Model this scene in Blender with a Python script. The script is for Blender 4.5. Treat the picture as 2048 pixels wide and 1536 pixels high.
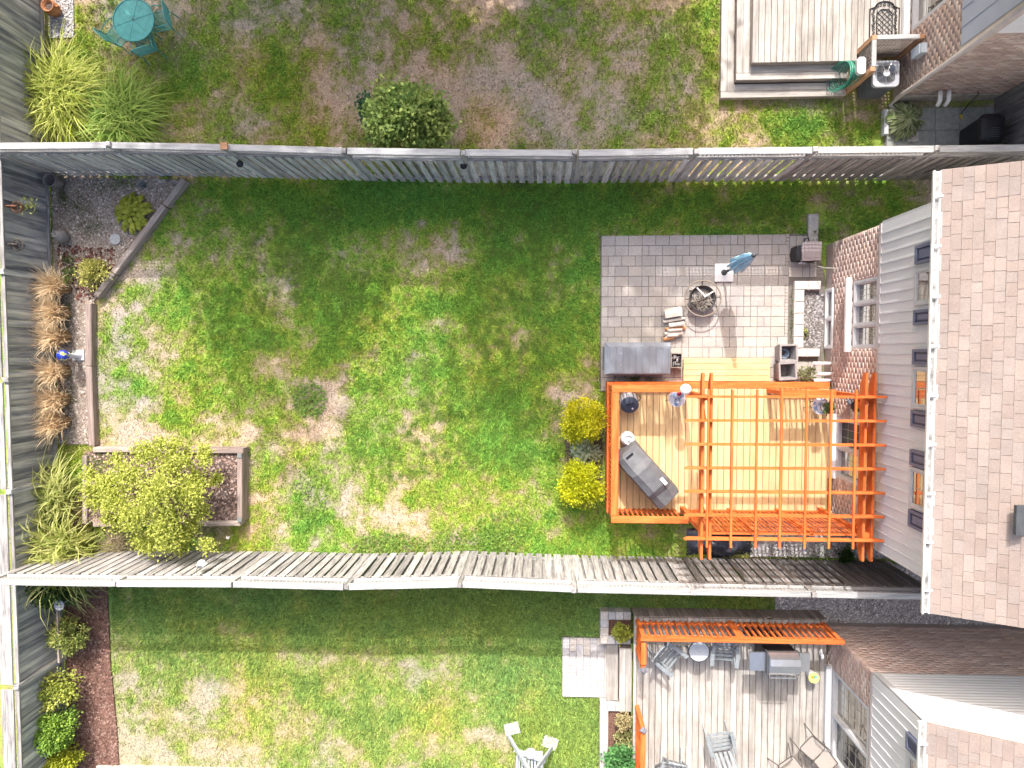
import bpy, math, random
import numpy as np
from mathutils import Vector, Matrix
random.seed(7); RNG = np.random.default_rng(7)
S = bpy.context.scene
COL = S.collection
for o in list(bpy.data.objects): bpy.data.objects.remove(o)
rad = math.radians

# ------------------------------------------------------------------ camera
FPX, CAMH = 1365.0, 16.0                    # focal length in photo pixels, flying height
_n = np.array([(1085 - 1024) / FPX, -(706 - 768) / FPX, -1.0]); _n /= np.linalg.norm(_n)
_v = np.cross(_n, [0, 0, -1.0]); _c = -_n[2]
_K = np.array([[0, -_v[2], _v[1]], [_v[2], 0, -_v[0]], [-_v[1], _v[0], 0]])
ROT = np.eye(3) + _K + _K @ _K / (1 + _c)
cd = bpy.data.cameras.new('camera'); cam = bpy.data.objects.new('camera', cd); COL.objects.link(cam)
cd.sensor_width = 36; cd.lens = FPX / 2048 * 36; cd.clip_end = 400; cd.clip_start = 0.1
cam.matrix_world = Matrix.Translation((0, 0, CAMH)) @ Matrix(ROT.tolist()).to_4x4()
S.camera = cam

def at(px, py, z=0.0):
    """where a photo pixel meets the level z (metres): used to survey the yard"""
    r = ROT @ np.array([(px - 1024) / FPX, -(py - 768) / FPX, -1.0]); t = (CAMH - z) / -r[2]
    return float(r[0] * t), float(r[1] * t)

# ------------------------------------------------------------------ light
SUN_EL, SUN_AZ = rad(43), rad(6)            # azimuth measured from +Y towards -X
w = bpy.data.worlds.new('World'); S.world = w; w.use_nodes = True
nt = w.node_tree; sky = nt.nodes.new('ShaderNodeTexSky'); sky.sky_type = 'NISHITA'; sky.sun_disc = False
sky.sun_elevation = SUN_EL; sky.sun_rotation = -SUN_AZ; sky.air_density = 1.0; sky.dust_density = 8.0; sky.ozone_density = 1.0
bg = nt.nodes['Background']; nt.links.new(sky.outputs[0], bg.inputs[0]); bg.inputs[1].default_value = 0.15
sl = bpy.data.lights.new('sun', 'SUN'); sl.energy = 2.1; sl.angle = rad(0.53); sl.color = (1, 0.98, 0.955)
so = bpy.data.objects.new('sun', sl); COL.objects.link(so)
_d = Vector((-math.sin(SUN_AZ) * math.cos(SUN_EL), math.cos(SUN_AZ) * math.cos(SUN_EL), math.sin(SUN_EL)))
so.rotation_euler = _d.to_track_quat('Z', 'Y').to_euler(); so.location = (0, 0, 30)
vs = S.view_settings; vs.view_transform = 'Standard'; vs.look = 'None'; vs.gamma = 1; vs.use_curve_mapping = False
vs.exposure = 1.4

# ------------------------------------------------------------------ materials
MATS = {}
def lk(t, a, b): t.links.new(a, b)
def mat(name, c1, c2=None, scale=6, stretch=(1, 1, 1), rough=.75, vary=.12, bump=0, metal=0, detail=5,
        lo=.35, hi=.65, hue=None, c3=None, world=False, spec=.3, attr=False, trans=0, bscale=None, coat=0, dirt=0):
    if name in MATS: return MATS[name]
    m = bpy.data.materials.new(name); m.use_nodes = True; t = m.node_tree; N = t.nodes
    b = N['Principled BSDF']; b.inputs['Roughness'].default_value = rough; b.inputs['Metallic'].default_value = metal
    b.inputs['Specular IOR Level'].default_value = spec
    if coat: b.inputs['Coat Weight'].default_value = coat
    tc = N.new('ShaderNodeTexCoord'); oi = N.new('ShaderNodeObjectInfo')
    mp = N.new('ShaderNodeMapping'); mp.inputs['Scale'].default_value = stretch
    src = tc.outputs['Object']
    if world:
        g = N.new('ShaderNodeNewGeometry'); src = g.outputs['Position']
    else:
        ad = N.new('ShaderNodeVectorMath'); ad.operation = 'ADD'
        mu = N.new('ShaderNodeMath'); mu.operation = 'MULTIPLY'; mu.inputs[1].default_value = 37.0
        lk(t, oi.outputs['Random'], mu.inputs[0]); lk(t, src, ad.inputs[0]); lk(t, mu.outputs[0], ad.inputs[1]); src = ad.outputs[0]
    lk(t, src, mp.inputs['Vector'])
    nz = N.new('ShaderNodeTexNoise'); nz.inputs['Scale'].default_value = scale; nz.inputs['Detail'].default_value = detail
    nz.inputs['Roughness'].default_value = .62
    lk(t, mp.outputs[0], nz.inputs['Vector'])
    rp = N.new('ShaderNodeValToRGB'); e = rp.color_ramp.elements
    e[0].position = lo; e[0].color = (*c1, 1); e[1].position = hi; e[1].color = (*(c2 or c1), 1)
    if c3: q = e.new((lo + hi) / 2); q.color = (*c3, 1)
    lk(t, nz.outputs[0], rp.inputs[0])
    col = rp.outputs[0]
    if hue:                                      # palette picked per piece
        r2 = N.new('ShaderNodeValToRGB'); r2.color_ramp.interpolation = 'CONSTANT'
        for i, h in enumerate(hue):
            q = r2.color_ramp.elements[i] if i < 2 else r2.color_ramp.elements.new(.5)
        for i, h in enumerate(hue):
            q = r2.color_ramp.elements[i]; q.position = i / len(hue); q.color = (*h, 1)
        lk(t, oi.outputs['Random'], r2.inputs[0])
        mx = N.new('ShaderNodeMixRGB'); mx.blend_type = 'MULTIPLY'; mx.inputs[0].default_value = 1
        lk(t, col, mx.inputs[1]); lk(t, r2.outputs[0], mx.inputs[2]); col = mx.outputs[0]
    if attr:
        at_ = N.new('ShaderNodeAttribute'); at_.attribute_name = 'Col'
        mx = N.new('ShaderNodeMixRGB'); mx.blend_type = 'MULTIPLY'; mx.inputs[0].default_value = 1
        lk(t, col, mx.inputs[1]); lk(t, at_.outputs['Color'], mx.inputs[2]); col = mx.outputs[0]
    if vary:
        wn = N.new('ShaderNodeTexWhiteNoise'); wn.noise_dimensions = '1D'; lk(t, oi.outputs['Random'], wn.inputs['W'])
        mr = N.new('ShaderNodeMapRange'); mr.inputs['To Min'].default_value = 1 - vary; mr.inputs['To Max'].default_value = 1 + vary
        lk(t, wn.outputs['Value'], mr.inputs['Value'])
        mx = N.new('ShaderNodeMixRGB'); mx.blend_type = 'MULTIPLY'; mx.inputs[0].default_value = 1
        lk(t, col, mx.inputs[1]); lk(t, mr.outputs[0], mx.inputs[2]); col = mx.outputs[0]
    if dirt:                                     # broad stains and foot wear, fixed to the place
        g = N.new('ShaderNodeNewGeometry'); dn = N.new('ShaderNodeTexNoise'); dn.inputs['Scale'].default_value = 1.7; dn.inputs['Detail'].default_value = 9; dn.inputs['Roughness'].default_value = .7
        lk(t, g.outputs['Position'], dn.inputs['Vector']); mr = N.new('ShaderNodeMapRange'); mr.inputs['From Min'].default_value = .35; mr.inputs['From Max'].default_value = .62
        mr.inputs['To Min'].default_value = 1 - dirt; mr.inputs['To Max'].default_value = 1.05; lk(t, dn.outputs[0], mr.inputs['Value'])
        mx = N.new('ShaderNodeMixRGB'); mx.blend_type = 'MULTIPLY'; mx.inputs[0].default_value = 1; lk(t, col, mx.inputs[1]); lk(t, mr.outputs[0], mx.inputs[2]); col = mx.outputs[0]
    lk(t, col, b.inputs['Base Color'])
    if bump:
        bp = N.new('ShaderNodeBump'); bp.inputs['Strength'].default_value = bump; bp.inputs['Distance'].default_value = .01
        h = nz.outputs[0]
        if bscale:
            n2 = N.new('ShaderNodeTexNoise'); n2.inputs['Scale'].default_value = bscale; lk(t, mp.outputs[0], n2.inputs['Vector']); h = n2.outputs[0]
        lk(t, h, bp.inputs['Height']); lk(t, bp.outputs[0], b.inputs['Normal'])
    if trans:
        tr = N.new('ShaderNodeBsdfTranslucent'); lk(t, col, tr.inputs[0]); ms = N.new('ShaderNodeMixShader'); ms.inputs[0].default_value = trans
        out = N['Material Output']; lk(t, b.outputs[0], ms.inputs[1]); lk(t, tr.outputs[0], ms.inputs[2]); lk(t, ms.outputs[0], out.inputs[0])
    MATS[name] = m; return m
def wood(name, a, b, axis, vary=.15, **k):
    s = {'x': (.09, 1, 1), 'y': (1, .09, 1), 'z': (1, 1, .09)}[axis]
    k.setdefault('scale', 22)
    return mat(name + '_' + axis, a, b, stretch=s, vary=vary, bump=.25, rough=.8, **k)
def glassm(name, c, refl=.35):
    if name in MATS: return MATS[name]
    m = bpy.data.materials.new(name); m.use_nodes = True; t = m.node_tree; b = t.nodes['Principled BSDF']
    b.inputs['Base Color'].default_value = (*c, 1); b.inputs['Roughness'].default_value = .03
    g = t.nodes.new('ShaderNodeBsdfGlossy'); g.inputs['Roughness'].default_value = .02; g.inputs[0].default_value = (.9, .9, .88, 1)
    ms = t.nodes.new('ShaderNodeMixShader'); ms.inputs[0].default_value = refl
    lk(t, b.outputs[0], ms.inputs[1]); lk(t, g.outputs[0], ms.inputs[2]); lk(t, ms.outputs[0], t.nodes['Material Output'].inputs[0])
    MATS[name] = m; return m

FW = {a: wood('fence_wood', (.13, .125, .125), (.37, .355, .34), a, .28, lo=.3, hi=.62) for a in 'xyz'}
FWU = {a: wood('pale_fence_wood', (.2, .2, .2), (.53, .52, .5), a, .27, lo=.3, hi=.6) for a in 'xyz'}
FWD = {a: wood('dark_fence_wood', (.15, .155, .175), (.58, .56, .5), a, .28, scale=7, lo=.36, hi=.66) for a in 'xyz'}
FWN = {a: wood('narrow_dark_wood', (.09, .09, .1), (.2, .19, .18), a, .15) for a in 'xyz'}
CAPW = {a: wood('cap_wood', (.24, .24, .24), (.39, .385, .375), a, .12, lo=.3, hi=.6) for a in 'xyz'}
OR = {a: wood('orange_stain', (.50, .09, .014), (.74, .2, .05), a, .12, lo=.3, hi=.7, dirt=.2) for a in 'xyz'}
PINE = {a: wood('new_deck_wood', (.52, .365, .185), (.62, .455, .25), a, .09, scale=16, dirt=.12) for a in 'xyz'}
GREY = {a: wood('weathered_deck_wood', (.28, .255, .23), (.45, .42, .385), a, .14, dirt=.2, scale=14) for a in 'xyz'}
CEDAR = {a: wood('cedar', (.33, .17, .09), (.46, .27, .16), a, .1) for a in 'xyz'}
TIMB = {a: wood('old_timber', (.2, .16, .14), (.4, .34, .3), a, .12, scale=14) for a in 'xyz'}
RTIMB = {a: wood('red_timber', (.18, .135, .12), (.32, .255, .225), a, .12, scale=14) for a in 'xyz'}
WHITE = mat('white_paint', (.7, .7, .7), (.75, .75, .74), vary=.02, rough=.5)
SIDING = mat('grey_siding', (.54, .545, .56), (.58, .585, .6), scale=2, vary=.03, rough=.55)
TRIM = mat('light_trim', (.42, .425, .44), (.47, .475, .49), vary=.03, rough=.5)
NAVY = mat('navy_shutter', (.035, .042, .085), (.05, .06, .11), vary=.05, rough=.5)
NAVYL = mat('navy_edge', (.11, .125, .19), (.14, .15, .22), vary=.05, rough=.5)
STEEL = mat('stainless', (.55, .57, .6), (.62, .63, .66), rough=.28, metal=.9, vary=.03, spec=.5)
BLACK = mat('black_plastic', (.012, .012, .015), (.022, .022, .026), vary=.05, rough=.45)
DKGREY = mat('dark_grey', (.05, .055, .06), (.07, .075, .08), vary=.05, rough=.6)
CONC = mat('concrete', (.3, .28, .25), (.46, .44, .41), scale=9, vary=.08, bump=.3, rough=.9)
PAVER = mat('paver', (.36, .332, .302), (.44, .412, .38), scale=30, vary=.06, dirt=.14, bump=.3, rough=.9, hue=[(1, 1, 1), (.97, .96, .97), (1.02, .99, .96), (.94, .94, .95)])
PALEP = mat('pale_paver', (.42, .40, .38), (.56, .54, .52), scale=18, vary=.13, bump=.3, rough=.9, hue=[(1, 1, 1), (.9, .9, .93), (1.05, .99, .92)])
SLAB = mat('grey_slab', (.23, .25, .22), (.32, .33, .3), scale=9, vary=.06, rough=.9)
STONE = mat('wall_block', (.5, .45, .41), (.62, .57, .53), scale=26, vary=.08, bump=.5, rough=.9)
SHING = mat('shingle', (.23, .188, .168), (.29, .245, .222), scale=55, vary=.07, dirt=.12, rough=.95, bump=.35,
            hue=[(1, 1, 1), (1, .96, .94), (.96, .96, .97), (1.02, 1.0, .97), (.97, .93, .9), (1.0, .98, .96)])
SOIL = mat('soil', (.05, .035, .03), (.17, .125, .11), scale=35, vary=0, world=True, bump=.8, rough=1)
BEDS = mat('stony_soil', (.14, .11, .085), (.36, .31, .265), scale=28, vary=0, world=True, bump=.8, rough=1)
MULCH = mat('red_mulch', (.07, .036, .028), (.2, .11, .085), scale=30, vary=0, world=True, bump=.8, rough=1)
GRAV = mat('gravel_bed', (.16, .15, .145), (.5, .48, .47), scale=45, vary=0, world=True, bump=1, rough=1)
SAND = mat('joint_sand', (.12, .105, .095), (.2, .18, .16), scale=30, vary=0, world=True, rough=1)
MORT = mat('mortar', (.36, .3, .27), (.43, .37, .34), scale=20, vary=0, rough=.95)
BRICK = mat('brick', (.86, .86, .86), (1, 1, 1), scale=30, vary=0, attr=True, rough=.9, bump=.3)
CHIP = mat('chips', (1, 1, 1), vary=0, attr=True, rough=.95)
LEAF = mat('leaf', (1, 1, 1), vary=0, attr=True, rough=.55, trans=.42, spec=.25)
GRASSM = mat('grass_blade', (1, 1, 1), vary=0, attr=True, rough=.7, trans=.3, spec=.15)
LAWN = mat('lawn', (.6, .6, .6), (1.3, 1.3, 1.3), scale=30, vary=0, attr=True, world=True, bump=.6, rough=1, detail=8, spec=.05)
GLASS = glassm('window_glass', (.10, .085, .07), .32)
DGLASS = glassm('dark_glass', (.02, .022, .026), .14)
SCREEN = mat('insect_screen', (.035, .035, .042), (.05, .05, .056), vary=.02, rough=.6)
CURT = mat('curtain', (.5, .48, .44), (.6, .58, .54), vary=.03)
BARK = mat('bark', (.1, .075, .055), (.2, .16, .12), scale=12, stretch=(1, 1, .2), vary=.1, bump=.5, rough=.95)
GRAIN = mat('granite_slab', (.33, .33, .325), (.5, .5, .49), scale=14, vary=.05, rough=.85)
CHAIRG = mat('grey_plastic_wood', (.17, .19, .205), (.24, .265, .28), scale=14, vary=.06, rough=.6)
TEAL = mat('teal_metal', (.035, .2, .19), (.06, .28, .265), scale=9, vary=.05, rough=.5)

# ------------------------------------------------------------------ mesh helpers
class MB:
    def __init__(s): s.v = []; s.f = []
    def add(s, v, f):
        n = len(s.v); s.v += [tuple(p) for p in v]; s.f += [tuple(i + n for i in q) for q in f]; return s
    def box(s, x0, x1, y0, y1, z0, z1, M=None):
        v = [(x, y, z) for z in (z0, z1) for y in (y0, y1) for x in (x0, x1)]
        if M is not None: v = [tuple(M @ Vector(p)) for p in v]
        return s.add(v, [(0, 2, 3, 1), (4, 5, 7, 6), (0, 1, 5, 4), (2, 6, 7, 3), (0, 4, 6, 2), (1, 3, 7, 5)])
    def beam(s, a, b, w, h, up=(0, 0, 1)):
        a = Vector(a); b = Vector(b); d = (b - a).normalized(); u = Vector(up)
        if abs(d.dot(u)) > .98: u = Vector((0, 1, 0))
        r = d.cross(u).normalized(); u = r.cross(d)
        v = [p + r * (i * w / 2) + u * (j * h / 2) for p in (a, b) for j in (-1, 1) for i in (-1, 1)]
        return s.add(v, [(0, 1, 3, 2), (4, 6, 7, 5), (0, 4, 5, 1), (2, 3, 7, 6), (0, 2, 6, 4), (1, 5, 7, 3)])
    def tube(s, path, r, n=6, cap=True):
        P = [Vector(p) for p in path]; base = len(s.v); u = None
        rr = r if isinstance(r, (list, tuple)) else [r] * len(P)
        for i, p in enumerate(P):
            d = (P[min(i + 1, len(P) - 1)] - P[max(i - 1, 0)]).normalized()
            if u is None: u = Vector((0, 0, 1)) if abs(d.z) < .9 else Vector((1, 0, 0))
            x = d.cross(u).normalized(); u = x.cross(d).normalized()
            for k in range(n):
                q = 2 * math.pi * k / n; s.v.append(tuple(p + (x * math.cos(q) + u * math.sin(q)) * rr[i]))
        for i in range(len(P) - 1):
            for k in range(n):
                a = base + i * n + k; b = base + i * n + (k + 1) % n; s.f.append((a, b, b + n, a + n))
        if cap:
            s.f.append(tuple(base + k for k in range(n - 1, -1, -1))); s.f.append(tuple(base + (len(P) - 1) * n + k for k in range(n)))
        return s
    def ring(s, c, R, r, n=28, m=6, a0=0, a1=2 * math.pi):
        full = abs(a1 - a0 - 2 * math.pi) < 1e-6
        k = n if full else n + 1
        P = [(c[0] + R * math.cos(a0 + (a1 - a0) * i / n), c[1] + R * math.sin(a0 + (a1 - a0) * i / n), c[2]) for i in range(k)]
        if full: P.append(P[0]); return s.tube(P, r, m, False)
        return s.tube(P, r, m)
    def lathe(s, prof, c=(0, 0, 0), n=20, cap0=True, cap1=True, sx=1, sy=1):
        b = len(s.v)
        for (r, z) in prof:
            for k in range(n):
                q = 2 * math.pi * k / n; s.v.append((c[0] + sx * r * math.cos(q), c[1] + sy * r * math.sin(q), c[2] + z))
        for i in range(len(prof) - 1):
            for k in range(n):
                a = b + i * n + k; d = b + i * n + (k + 1) % n; s.f.append((a, d, d + n, a + n))
        if cap0: s.f.append(tuple(b + k for k in range(n - 1, -1, -1)))
        if cap1: s.f.append(tuple(b + (len(prof) - 1) * n + k for k in range(n)))
        return s
    def prism(s, poly, z0, z1):
        n = len(poly); v = [(x, y, z0) for x, y in poly] + [(x, y, z1) for x, y in poly]
        return s.add(v, [tuple(range(n - 1, -1, -1)), tuple(range(n, 2 * n))] + [(i, (i + 1) % n, n + (i + 1) % n, n + i) for i in range(n)])
    def sphere(s, c, r, n=14, m=9, sz=1):
        return s.lathe([(max(r * math.sin(math.pi * i / m), 1e-4), -r * sz * math.cos(math.pi * i / m)) for i in range(m + 1)], c, n, False, False)
    def mesh(s, name, m, smooth=False, off=(0, 0, 0)):
        me = bpy.data.meshes.new(name); me.from_pydata([(x - off[0], y - off[1], z - off[2]) for x, y, z in s.v], [], s.f)
        me.materials.append(m)
        if smooth: me.polygons.foreach_set('use_smooth', [True] * len(me.polygons))
        me.update(); return me
ORG = {}
def org(p): return ORG.get(p.name, Vector((0, 0, 0))) if p else Vector((0, 0, 0))
def tag(o, label=None, cat=None, group=None, kind=None):
    if label: o['label'] = label
    if cat: o['category'] = cat
    if group: o['group'] = group
    if kind: o['kind'] = kind
    return o
def put(parent, name, me, loc=(0, 0, 0), rot=None, **k):
    """link a mesh as an object; loc is in the frame the root was measured in"""
    o = bpy.data.objects.new(name, me); COL.objects.link(o); ORG[o.name] = Vector(loc)
    o.location = Vector(loc) - org(parent)
    if rot: o.rotation_euler = rot
    if parent: o.parent = parent
    return tag(o, **k)
def mb(parent, name, M, m, smooth=False, loc=None, **k):
    """link a mesh builder; origin moves to the middle of its base"""
    if loc is None:
        a = np.array(M.v); lo = a.min(0); hi = a.max(0); loc = ((lo[0] + hi[0]) / 2, (lo[1] + hi[1]) / 2, lo[2])
    loc = tuple(float(x) for x in loc)
    return put(parent, name, M.mesh(name, m, smooth, loc), loc, **k)
def thing(name, label, cat, loc, group=None):
    o = bpy.data.objects.new(name, None); COL.objects.link(o); o.empty_display_size = .2
    o.location = loc; ORG[o.name] = Vector(loc); return tag(o, label, cat, group)
BC = {}
def bx(parent, name, x0, x1, y0, y1, z0, z1, m, rot=None, **k):
    """one plain board, plank or block as an object; alike ones share a mesh"""
    d = (round(abs(x1 - x0), 3), round(abs(y1 - y0), 3), round(abs(z1 - z0), 3)); key = (d, m.name)
    if key not in BC:
        e = min(d) * .12; a, b, c = d[0] / 2, d[1] / 2, d[2]
        M = MB(); v = []
        for (zz, ee) in ((0, 0), (c - e, 0), (c, e)):
            v += [(-a + ee, -b + ee, zz), (a - ee, -b + ee, zz), (a - ee, b - ee, zz), (-a + ee, b - ee, zz)]
        f = [(3, 2, 1, 0), (8, 9, 10, 11)]
        for r in (0, 4): f += [(r + i, r + (i + 1) % 4, r + 4 + (i + 1) % 4, r + 4 + i) for i in range(4)]
        M.add(v, f); BC[key] = M.mesh(name, m)
    return put(parent, name, BC[key], ((x0 + x1) / 2, (y0 + y1) / 2, min(z0, z1)), rot, **k)
def dup(root, loc, rotz=0, label=None):
    """copy a thing with its parts and sub-parts"""
    r = root.copy(); COL.objects.link(r); r.location = loc; r.rotation_euler = (0, 0, rotz)
    if label: r['label'] = label
    for ch in [c for c in root.children]:
        c = ch.copy(); COL.objects.link(c); c.parent = r
        for g in [x for x in ch.children]:
            d = g.copy(); COL.objects.link(d); d.parent = c
    return r
def arrmesh(name, V, F, C, m):
    V = np.asarray(V, np.float32); F = np.asarray(F, np.int32); k = F.shape[1]
    me = bpy.data.meshes.new(name); me.vertices.add(len(V)); me.vertices.foreach_set('co', V.ravel())
    me.loops.add(F.size); me.loops.foreach_set('vertex_index', F.ravel())
    me.polygons.add(len(F)); me.polygons.foreach_set('loop_start', np.arange(0, F.size, k, dtype=np.int32))
    me.update(calc_edges=True)
    a = me.attributes.new('Col', 'FLOAT_COLOR', 'POINT')
    a.data.foreach_set('color', np.c_[np.clip(C, 0, 2), np.ones(len(C))].astype(np.float32).ravel())
    me.materials.append(m); return me
def unit(a): return a / np.maximum(np.linalg.norm(a, axis=-1, keepdims=True), 1e-9)
def mixc(c1, c2, t): t = np.asarray(t)[..., None]; return np.array(c1) * (1 - t) + np.array(c2) * t
def leaves(P, D, L, Wd, C, fold=.25):
    """diamond leaves: points, directions, lengths, widths, colours"""
    n = len(P); L = np.broadcast_to(L, n)[:, None]; Wd = np.broadcast_to(Wd, n)[:, None]
    D = unit(D); R = unit(RNG.normal(size=(n, 3)) * .5 + [0, 0, 1.0]); X = unit(np.cross(D, R)); U = np.cross(X, D)
    mid = P + D * L * .55
    V = np.stack([P, mid + X * Wd / 2 - U * L * 0 + U * Wd * fold, P + D * L - U * L * .12, mid - X * Wd / 2 + U * Wd * fold], 1).reshape(-1, 3)
    return V, np.arange(n * 4).reshape(n, 4), np.repeat(C, 4, 0)
def crown_mesh(name, c, r, n, size, c1, c2, clumps=40, clr=.35, aspect=.6, up=.3, fill=.25, hole=None):
    c = np.array(c); r = np.array(r)
    K = unit(RNG.normal(size=(clumps, 3))); K[:, 2] = np.where(K[:, 2] < -.35, -K[:, 2], K[:, 2])
    K *= RNG.uniform(.62, .95, (clumps, 1)); ki = RNG.integers(0, clumps, n)
    Q = K[ki] + RNG.normal(size=(n, 3)) * clr * .55
    m = RNG.random(n) < fill; Q[m] = unit(RNG.normal(size=(m.sum(), 3))) * RNG.uniform(.1, .9, (m.sum(), 1))
    P = c + Q * r; P[:, 2] = np.maximum(P[:, 2], c[2] - r[2] * .96)
    D = unit(Q) + RNG.normal(size=(n, 3)) * .6 + [0, 0, up]
    kt = RNG.random(clumps); t = np.clip(kt[ki] * .6 + RNG.random(n) * .5, 0, 1)
    C = mixc(c1, c2, t) * RNG.uniform(.8, 1.2, (n, 1))
    return arrmesh(name, *leaves(P, D, size * RNG.uniform(.7, 1.3, n), size * aspect * RNG.uniform(.8, 1.2, n), C), LEAF)
def blade_mesh(name, B, H, spread, droop, wid, c1, c2, lean=(0, 0), seg=5, az=None, tipc=None):
    """arching blades from base points B (n,3)"""
    n = len(B); a = RNG.uniform(0, 2 * np.pi, n) if az is None else az
    h = H * RNG.uniform(.55, 1.1, n); s = spread * RNG.uniform(.15, 1.15, n); dr = droop * RNG.uniform(.4, 1.3, n)
    dx = np.cos(a) * s + lean[0]; dy = np.sin(a) * s + lean[1]
    L = np.hypot(dx, dy) + 1e-6; px, py = -dy / L, dx / L; tw = RNG.uniform(-.4, .4, n)
    col = mixc(c1, c2, RNG.random(n)) * RNG.uniform(.8, 1.2, (n, 1)); V = []; C = []
    for i in range(seg + 1):
        t = i / seg; q = B + np.c_[dx * t ** 1.5, dy * t ** 1.5, h * (1.35 * t - dr * t ** 2.6 - .35 * t * t)]
        ww = wid * (1 - .92 * t ** 1.8) / 2
        V.append(np.stack([q + np.c_[px, py, tw] * ww, q - np.c_[px, py, tw] * ww], 1))
        cc = col if tipc is None else col * (1 - t) + np.array(tipc) * t
        C.append(np.repeat(cc[:, None], 2, 1))
    V = np.stack(V, 1).reshape(n, -1, 3); C = np.stack(C, 1).reshape(n, -1, 3); k = 2 * (seg + 1)
    f = np.array([[2 * i, 2 * i + 1, 2 * i + 3, 2 * i + 2] for i in range(seg)])
    F = (np.arange(n)[:, None, None] * k + f[None]).reshape(-1, 4)
    return arrmesh(name, V.reshape(-1, 3), F, C.reshape(-1, 3), LEAF)
def disc(c, r, n):
    a = RNG.uniform(0, 2 * np.pi, n); q = r * np.sqrt(RNG.random(n)); return np.c_[c[0] + q * np.cos(a), c[1] + q * np.sin(a), np.full(n, c[2])]
def inpoly(x, y, poly):
    x = np.asarray(x); r = np.zeros(x.shape, bool); n = len(poly)
    for i in range(n):
        x1, y1 = poly[i]; x2, y2 = poly[(i + 1) % n]
        if y1 != y2: r ^= ((y1 > y) != (y2 > y)) & (x < (x2 - x1) * (y - y1) / (y2 - y1) + x1)
    return r
def chips(name, poly, n, s, cols, z=0.02, flat=.5, label=None, parent=None):
    """loose stones or bark: one mesh of many small irregular pieces"""
    P = np.array(poly); lo = P.min(0); hi = P.max(0); x = RNG.uniform(lo[0], hi[0], n * 3); y = RNG.uniform(lo[1], hi[1], n * 3)
    m = inpoly(x, y, poly); x = x[m][:n]; y = y[m][:n]; n = len(x)
    base = np.array([(1, 0, 0), (0, 1, 0), (-1, 0, 0), (0, -1, 0), (0, 0, 1.0)]); a = RNG.uniform(0, 6.28, n); sz = s * RNG.uniform(.5, 1.3, n)
    R = np.zeros((n, 3, 3)); R[:, 0, 0] = np.cos(a); R[:, 0, 1] = -np.sin(a); R[:, 1, 0] = np.sin(a); R[:, 1, 1] = np.cos(a); R[:, 2, 2] = flat
    j = base[None] * sz[:, None, None] * RNG.uniform(.55, 1.3, (n, 5, 1)); j[:, :, 0] *= RNG.uniform(.6, 1.5, (n, 1))
    V = np.einsum('nij,nkj->nki', R, j) + np.c_[x, y, np.full(n, z)][:, None]
    f = np.array([(0, 1, 4), (1, 2, 4), (2, 3, 4), (3, 0, 4)]); F = (np.arange(n)[:, None, None] * 5 + f).reshape(-1, 3)
    C = np.repeat(np.array(cols)[RNG.integers(0, len(cols), n)] * RNG.uniform(.75, 1.25, (n, 1)), 5, 0)
    return put(parent, name, arrmesh(name, V.reshape(-1, 3), F, C, CHIP), kind='stuff')

# ------------------------------------------------------------------ ground and lawn
def vnoise(x, y, sc, seed):
    x = np.asarray(x) * sc + seed * 17.3; y = np.asarray(y) * sc + seed * 9.1
    xi = np.floor(x).astype(int); yi = np.floor(y).astype(int); fx = x - xi; fy = y - yi
    fx = fx * fx * (3 - 2 * fx); fy = fy * fy * (3 - 2 * fy)
    h = lambda a, b: (np.sin(a * 127.1 + b * 311.7 + seed * 74.7) * 43758.5453) % 1.0
    return (h(xi, yi) * (1 - fx) + h(xi + 1, yi) * fx) * (1 - fy) + (h(xi, yi + 1) * (1 - fx) + h(xi + 1, yi + 1) * fx) * fy
def fbm(x, y, sc, seed, o=4):
    return sum(vnoise(x, y, sc * 2 ** i, seed + i) * .5 ** i for i in range(o)) / sum(.5 ** i for i in range(o))
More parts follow.
